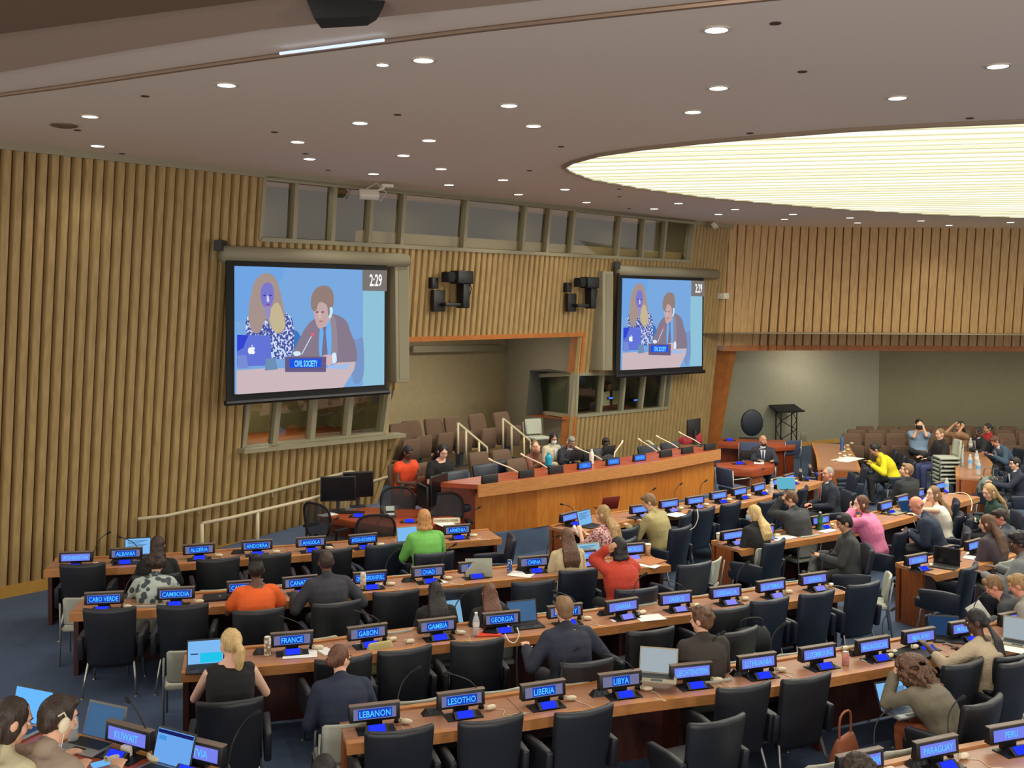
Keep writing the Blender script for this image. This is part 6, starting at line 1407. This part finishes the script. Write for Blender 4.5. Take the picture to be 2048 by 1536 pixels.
X(1133, 1075, 'woman with long brown hair in a cream jacket between the left desks', 'long', 'brown', 'l', (196, 180, 140), fem=1, lean=6, arms='lap', chair='g', clabel='cream guest chair under the woman in the cream jacket', S=0.98)
X(1205, 1028, 'woman with very long blonde streaked hair in a pink patterned blouse holding a phone', 'longs', 'dblonde', 'l', (206, 150, 150), fem=1, lean=10, yaw=25, arms=[('L', (.0, .36, .86)), ('L', (-.12, .40, .92))], sleeve=.6, topmat=stripemat('pink_pattern', (150, 70, 76), (224, 184, 178), 42), topname='blouse', chair='n', clabel='navy leather chair under the woman in the pink patterned blouse', S=1.04)
X(1298, 1004, 'man with short light brown hair in a tan jacket looking down left', 'short', 'tan', 'l', (164, 150, 102), lean=18, yaw=35, pitch=28, arms='desk', shirt=(230, 230, 226), chair='n', clabel='navy leather chair right below the man in the tan jacket', coff=-.02, S=1.05)
# podium row: they face the hall
PH = math.degrees(PODH)+180
X(1070, 893, 'bald panellist in brown sweater with white earpiece at the podium', 'crop', 'tan', 'l', (120, 72, 58), zf=.4, rz=PH+10, lean=6, yaw=-38, arms=[('L', (.16, .40, .92)), ('H', (-.02, .13, -.07))], phone=1, topname='sweater', fem=1, legs='tuck', S=0.95)
X(1107, 877, 'woman with black hair, white mask and cream jacket seated behind the podium row', 'bob', 'black', 'm', (204, 192, 164), zf=.4, rz=PH, lean=6, yaw=-25, pitch=24, arms='lap', mask=(226, 228, 230), fem=1, shirt=(230, 230, 226), chair='t', clabel='brown theatre seat under the masked woman in cream jacket', coff=.1, S=0.95)
X(1143, 884, 'grey haired man with white headset in dark suit writing at the podium', 'short', 'grey', 'm', (40, 42, 52), zf=.4, rz=PH, lean=20, yaw=-30, pitch=30, arms=[('L', (.16, .40, .92)), ('L', (-.2, .40, .92))], phone=1, shirt=(232, 232, 232), coff=.0, chair='n', clabel='navy chair of the grey haired man writing at the podium', legs='tuck', S=0.93)
X(1212, 887, 'dark skinned man with glasses and black mask in a grey suit at the podium', 'short', 'black', 'dd', (70, 68, 68), zf=.4, rz=PH, lean=8, yaw=-30, pitch=16, arms='desk', mask=(28, 28, 30), glass=1, chair='n', clabel='navy chair of the masked man in grey suit at the podium', legs='tuck', S=0.92)
X(816, 905, 'woman in a bright orange dress with a laptop on her lap left of the podium', 'braids', 'black', 'd', (238, 78, 34), zf=.4, rz=222, lean=6, yaw=6, pitch=22, arms=[('L', (.10, .34, .70)), ('L', (-.06, .36, .70))], sleeve=.12, skirt=.75, bottom=(238, 78, 34), topname='dress', glass=1, fem=1, chair='t', clabel='brown theatre seat under the woman in the orange dress', coff=.1, S=1.0)
X(886, 903, 'woman with long black hair in a black short sleeved top reading a tablet', 'longs', 'black', 'p', (24, 22, 24), zf=.4, rz=215, lean=10, yaw=-10, pitch=28, arms=[('L', (.12, .34, .70)), ('L', (-.10, .36, .70))], sleeve=.3, topname='top', fem=1, chair='t', clabel='brown theatre seat under the woman in black with a tablet', coff=.1, S=1.05)
X(1526, 881, 'bald bearded man in a dark suit and tie at the side table', 'fringe', 'dark', 'm', (44, 46, 58), rz=168, lean=4, yaw=28, pitch=0, arms=[('L', (.10, .40, .80)), ('L', (-.2, .40, .80))], shirt=(214, 220, 230), tie=(60, 66, 90), beard='black', chair='b', clabel='steel framed armchair under the bearded man', legs='tuck', S=1.0)
# right wing
X(1507, 1027, 'blonde woman with light blue face mask in a dark top', 'long', 'blonde', 'p', (36, 38, 38), fem=1, lean=8, yaw=45, pitch=10, arms='lap', mask=(150, 200, 214), chair='g', clabel='cream guest chair under the blonde with the blue mask', S=1.0)
X(1581, 998, 'man in dark grey suit leaning his forehead on his hand', 'short', 'brown', 'l', (56, 58, 60), lean=16, yaw=35, pitch=26, arms=[('L', (.2, .40, .80)), ('H', (-.03, .11, .045), (-.3, .8, -.9))], shirt=(228, 232, 236), chair='g', clabel='cream guest chair under the man leaning on his hand', beard='brown', S=1.06)
X(1656, 948, 'grey haired man in dark suit and red tie looking left', 'crop', 'grey', 'r', (38, 42, 54), dh=45, lean=4, yaw=20, pitch=0, arms='lap', shirt=(230, 230, 232), tie=(150, 40, 60), chair='n', clabel='navy leather chair with the grey haired man', coff=.02, S=1.04)
X(1689, 1046, 'dark haired man in charcoal suit with crossed legs holding a phone', 'short', 'black', 'm', (60, 62, 62), dh=48, lean=2, yaw=10, pitch=22, arms='phone', bottom=(60, 62, 62), legs='cross', chair='n', clabel='navy leather chair of the man with crossed legs', S=1.04)
X(1722, 1008, 'woman with brown hair in a bright pink jacket, hands at her chin', 'bob', 'auburn', 'p', (226, 126, 166), fem=1, dh=20, lean=18, yaw=40, pitch=6, arms=[('H', (.03, .13, -.08)), ('H', (-.03, .13, -.07))], bottom=(40, 40, 48), chair='n', clabel='navy leather chair of the woman in the pink jacket', coff=-.04, S=1.07)
X(1833, 1010, 'bald man with white earpiece in a navy suit holding a phone', 'fringe', 'tan', 'r', (40, 50, 70), dh=30, lean=22, yaw=20, pitch=30, arms='phone', phone=1, shirt=(190, 210, 236), chair='n', clabel='navy leather chair of the bald man with the earpiece', coff=-.06, S=1.08)
X(1866, 988, 'woman with light brown hair in a white sleeveless top, hand at her mouth', 'long', 'tan', 'p', (226, 220, 204), fem=1, dh=25, lean=14, yaw=42, pitch=0, sleeve=0, arms=[('L', (.2, .4, .8)), ('H', (-.01, .13, -.06))], skirt=.8, bottom=(216, 176, 170), topname='top', chair='n', clabel='navy leather chair of the woman in the white top', coff=-.03, S=1.05)
X(1813, 941, 'man with light brown hair and earpiece in a black suit seated in the aisle', 'short', 'tan', 'l', (36, 38, 40), dh=0, rz=24, lean=2, yaw=50, pitch=-8, arms='lap', shirt=(226, 228, 232), phone=1, chair='g', clabel='cream guest chair under the man in black suit in the aisle', S=1.06)
X(1749, 899, 'woman with black hair in a bright yellow jacket bending over the desk', 'bun', 'black', 'm', (226, 204, 28), fem=1, rz=80, lean=30, yaw=10, pitch=40, arms='desk', chair='n', clabel='navy leather chair of the woman in the yellow jacket', coff=-.06, S=1.04)
ph = X(1838, 849, 'man in light blue shirt taking a photo with legs crossed', 'short', 'black', 'l', (140, 162, 190), rz=150, lean=-4, yaw=25, pitch=0, arms=[('H', (.05, .15, -.03), (.5, .2, -1)), ('H', (-.04, .15, -.03), (-.5, .2, -1))], sleeve=.3, legs='cross', topname='shirt', chair='t', clabel='brown theatre seat of the man taking a photo', coff=.1, S=1.08)
X(1880, 868, 'man with earphones in a black jacket and blue trousers, seated sideways', 'crop', 'tan', 'l', (34, 32, 32), rz=95, lean=0, yaw=12, pitch=10, arms=[('L', (.10, .36, .72)), ('L', (-.12, .32, .70))], bottom=(70, 76, 120), phone=1, chair='g', clabel='cream guest chair under the man in the black jacket and blue trousers', S=1.08)
X(1920, 853, 'woman with dark hair in brown sweater raising both arms to her head', 'bob', 'black', 'm', (146, 112, 84), fem=1, rz=110, lean=0, yaw=15, pitch=10, arms=[Hs(1, .08, .04), Hs(-1, .08, .02)], sleeve=.5, topname='sweater', chair='t', clabel='brown theatre seat of the woman raising her arms', coff=.1, S=1.08)
X(1956, 864, 'bald dark skinned man in a dark suit at the far end desk', 'crop', 'black', 'd', (36, 36, 40), rz=95, lean=10, yaw=10, pitch=20, arms='desk', shirt=(200, 200, 210), chair='n', clabel='navy chair of the bald dark skinned man at the back')
X(1975, 857, 'woman with black hair in a red top at the back right', 'bun', 'black', 'm', (170, 40, 44), fem=1, rz=95, lean=6, yaw=10, pitch=10, arms='lap', topname='top', chair='t', clabel='brown theatre seat of the woman in red', coff=.1)
X(1990, 882, 'man in steel blue jacket bending down over the bottle desk', 'short', 'auburn', 'r', (66, 86, 106), rz=90, lean=26, yaw=8, pitch=44, arms='desk', shirt=(226, 228, 230), chair='n', clabel='navy leather chair of the man in steel blue jacket')
X(2030, 927, 'man with glasses in a navy suit working at the right edge', 'short', 'black', 'l', (34, 40, 54), rz=80, lean=8, yaw=12, pitch=8, arms=[('L', (.15, .46, .80)), ('L', (-.10, .50, .80))], shirt=(222, 226, 232), glass=1, chair='n', clabel='navy leather chair of the man with glasses at the right edge')
X(1978, 984, 'woman with long golden blonde hair in a dark green sweater', 'longs', 'dblonde', 'l', (24, 50, 42), fem=1, dh=40, lean=14, yaw=30, pitch=18, arms='phone', topname='sweater', chair='n', clabel='navy leather chair of the woman in dark green', S=1.06)
X(1974, 1047, 'woman with long straight brown hair in a grey brown top above HONDURAS', 'longs', 'brown', 'l', (76, 66, 70), fem=1, dh=0, lean=8, yaw=20, pitch=14, arms='lap', chair='g', clabel='cream guest chair under the woman with long straight brown hair', S=1.02)
X(2001, 1034, 'dark haired man in grey suit beside the long brown haired woman', 'short', 'dark', 'r', (62, 68, 76), dh=8, lean=12, yaw=25, pitch=24, arms='lap', shirt=(226, 228, 230), chair='g', clabel='cream guest chair under the dark haired man in grey suit')
X(2036, 1085, 'man with short black curls in a light grey suit at the right edge', 'tousled', 'black', 'd', (124, 126, 126), dh=15, lean=12, yaw=35, pitch=14, arms='desk', chair='n', clabel='navy leather chair of the man in the light grey suit', coff=-.03, S=1.1)
X(1988, 1172, 'man in charcoal coat bending forward over a newspaper', 'short', 'tan', 'r', (68, 70, 74), dh=20, lean=34, yaw=22, pitch=36, arms='lap', bottom=(78, 78, 80), legs='cross', chair='g', clabel='cream guest chair under the man bending with a newspaper', S=1.0)
X(2036, 1170, 'person with short blond hair at the right edge beside the charcoal coat', 'short', 'dblonde', 'r', (150, 146, 136), dh=15, lean=20, yaw=20, pitch=24, arms='lap', chair='g', clabel='cream guest chair at the right edge under the blond person', S=1.0)
X(1952, 1243, 'woman with long thin black braids in a cream knitted sweater', 'braids', 'black', 'dd', (176, 160, 124), fem=1, dh=12, lean=12, yaw=36, pitch=12, arms=[('L', (.12, .42, .82)), ('L', (-.30, .44, .90))], sleeve=.78, topmat=mat('knit_cream', (194, 176, 146), .95, bump=1., bscale=90), topname='sweater', chair='k', clabel='black leather chair of the woman in the knitted sweater', fine=.009, S=1.0)
X(1812, 1338, 'woman with a big mane of curly brown hair in a grey green jacket', 'mane', 'brown', 'l', (116, 108, 90), fem=1, rz=34, lean=44, yaw=14, pitch=30, arms=[('L', (.10, .40, .74)), ('H', (-.07, .10, -.01), (-.3, .6, -1))], bottom=(158, 86, 50), fine=.009, chair='k', clabel='black leather chair of the woman with the curly mane', coff=.04, S=.96)
X(1712, 1546, 'dark haired person cut off by the bottom edge before PAPUA NEW GUINEA', 'curly', 'dark', 'm', (40, 40, 44), lean=6, arms='lap')
X(648, 1546, 'person seen only as a dark cropped head top at the bottom edge', 'crop', 'black', 'd', (40, 40, 44), rz=12, lean=6, arms='lap')
X(24, 1442, 'woman with long brown hair in a cream top at the bottom left corner', 'long', 'dark', 'l', (206, 196, 158), fem=1, rz=-22, lean=14, yaw=-30, pitch=20, arms=[('L', (.20, .42, .82)), ('L', (-.20, .42, .82))], topname='top', fine=.008, zf=.36, S=1.12)
X(116, 1436, 'man with short brown hair and ivory earpiece in a beige suit, bottom left', 'short', 'dark', 'l', (158, 140, 122), rz=-22, lean=20, yaw=-22, pitch=18, arms='desk', phone=1, shirt=(200, 200, 206), fine=.008, zf=.36, S=1.12)
X(1216, 776, 'man in a dark suit working inside the glass booth', 'short', 'black', 'm', (40, 40, 46), zf=.86, hz=25.6, rz=220, lean=6, pitch=14, arms='lap', chair='b', clabel='dim armchair of the man inside the glass booth')
X(1128, 790, 'dim figure in dark clothes behind the side booth window', 'short', 'black', 'dd', (30, 30, 34), zf=.86, hz=24.3, rz=200, lean=16, pitch=10, arms='lap')
# things they hold or use
def held(nm, lab, cat, px, py, Y, size, m, rz=0, rx=0, bev=.003):
    p = at(px, py, Y); o = MB().box((0, 0, 0), size).build(nm, m, bevel=bev); o.location = p; o.rotation_euler = (R(rx), 0, R(rz)); return tag(o, lab, cat)
def held_at(nm, lab, cat, P_, v, size, m, rx=0, rz=0):
    t, hcn, HH, root, Rz, tg = P_; q = root+Rz @ Vector(v); q.z = root.z+v[2]; o = MB().box((0, 0, 0), size).build(nm, m, bevel=.003); o.location = q; o.rotation_euler = (R(rx), 0, t.rotation_euler.z+R(rz)); return tag(o, lab, cat)
def find(lab): return [o for o in bpy.data.objects if o.get('label', '').startswith(lab)][0]
def infront(lab, v, nm, hl, cat, size, m, rx=0, rz=0):
    o = find(lab); M_ = Matrix.Rotation(o.rotation_euler.z, 3, 'Z'); q = o.location+M_ @ Vector(v); b = MB().box((0, 0, 0), size).build(nm, m, bevel=.003); b.location = q; b.rotation_euler = (R(rx), 0, o.rotation_euler.z+R(rz)); return tag(b, hl, cat)
infront('dark haired man in charcoal', (0, .44, .81), 'smartphone', 'black smartphone held by the man with crossed legs', 'phone', (.075, .012, .15), M_black, -50)
infront('bald man with white earpiece', (0, .43, .80), 'smartphone', 'dark smartphone held by the bald man in navy suit', 'phone', (.075, .012, .15), M_black, -50)
infront('woman with very long blonde', (-.10, .50, .95), 'smartphone', 'white smartphone held by the woman in the pink patterned blouse', 'phone', (.08, .012, .16), M_white, -30, 20)
infront('woman with long golden', (0, .44, .80), 'tablet', 'white edged tablet held by the woman in dark green', 'tablet', (.2, .012, .14), M_white, -70)
infront('woman with long black hair in a black short', (0, .42, .74), 'tablet', 'white paper tablet on the lap of the woman in black', 'tablet', (.24, .012, .18), M_paper, -65)
infront('man in light blue shirt', (-.05, .26, 1.24), 'photo_camera', 'black photo camera held up by the man in light blue shirt', 'camera', (.13, .10, .09), M_black)
infront('grey haired man with white headset', (-.2, .48, .96), 'pencil', 'yellow pencil in the hand of the grey haired man writing', 'pencil', (.01, .01, .16), M_edge, -40)
infront('man in charcoal coat', (-.1, .48, .74), 'newspaper', 'grey newspaper held low by the man in charcoal coat', 'newspaper', (.42, .01, .30), mat('newsprint', (180, 178, 168), .9, noise_amt=.2, nscale=30), -40)
o = find('woman in a bright orange dress'); M_ = Matrix.Rotation(o.rotation_euler.z, 3, 'Z'); q = o.location+M_ @ Vector((0, .47, .635))
laptop(q, 0, 'open rose gold laptop on the lap of the woman in the orange dress', M_lapblue, rz=math.degrees(o.rotation_euler.z), ang=112, body=mat('rose_gold', (150, 104, 80), .35, metal=.4), lid=MC['rose_gold'], w=.31, content=None)
o = find('woman with a big mane'); M_ = Matrix.Rotation(o.rotation_euler.z, 3, 'Z'); q = o.location+M_ @ Vector((-.02, .52, .60))
laptop(q, 0, 'open laptop on the knees of the woman with the curly mane', M_lapblue, rz=math.degrees(o.rotation_euler.z)-14, ang=112, body=M_greyframe, w=.33, content=[('picture', (-.22, -.02, .25, .78), M_sdark), ('text_block', (.05, .4, .2, .8), emat('pale_text_block', (92, 138, 180), .8))])
o = find('man with tousled'); M_ = Matrix.Rotation(o.rotation_euler.z, 3, 'Z'); q = o.location+M_ @ Vector((-.20, .62, .60))
laptop(at(1316, 1349, 9.0), 0, 'open grey laptop with blank pale screen left of the man with tousled hair', M_lapgrey, rz=-12, ang=125, body=M_spk, lid=M_spk, w=.34)
infront('woman with long straight black', (.30, .50, .72), 'tablet', 'light blue tablet with vertical text between the two long haired women', 'tablet', (.2, .012, .28), emat('tablet_pale', (130, 180, 214), .7), -35)
# orange coat hung over the chair edge by the curly mane woman
def cloth_drape(lab, pts, m, nm, cat):
    rings = [[Vector(p)+Vector((0, .03, 0)) for p in r]+[Vector(p)-Vector((0, .03, 0)) for p in r[::-1]] for r in pts]
    mb = MB().loft(rings); o = link(nm, bake(mb, .02, nm, [m], 5, .02, 7)); return tag(o, lab, cat)
bag(Vector((at(1690, 1470, 8.5).x, 8.5, 0)), 'rust brown leather shoulder bag on the floor left of the woman with the curly mane', mat('rust_coat', (150, 82, 50), .6, bump=.3, bscale=20), (.34, .18, .5), .8)
for k in PR:
    if k not in PROTO_USED:
        for c in list(PR[k].children): bpy.data.objects.remove(c)
        bpy.data.objects.remove(PR[k])
bpy.context.view_layer.update()

bpy.data.scenes.remove(WS)
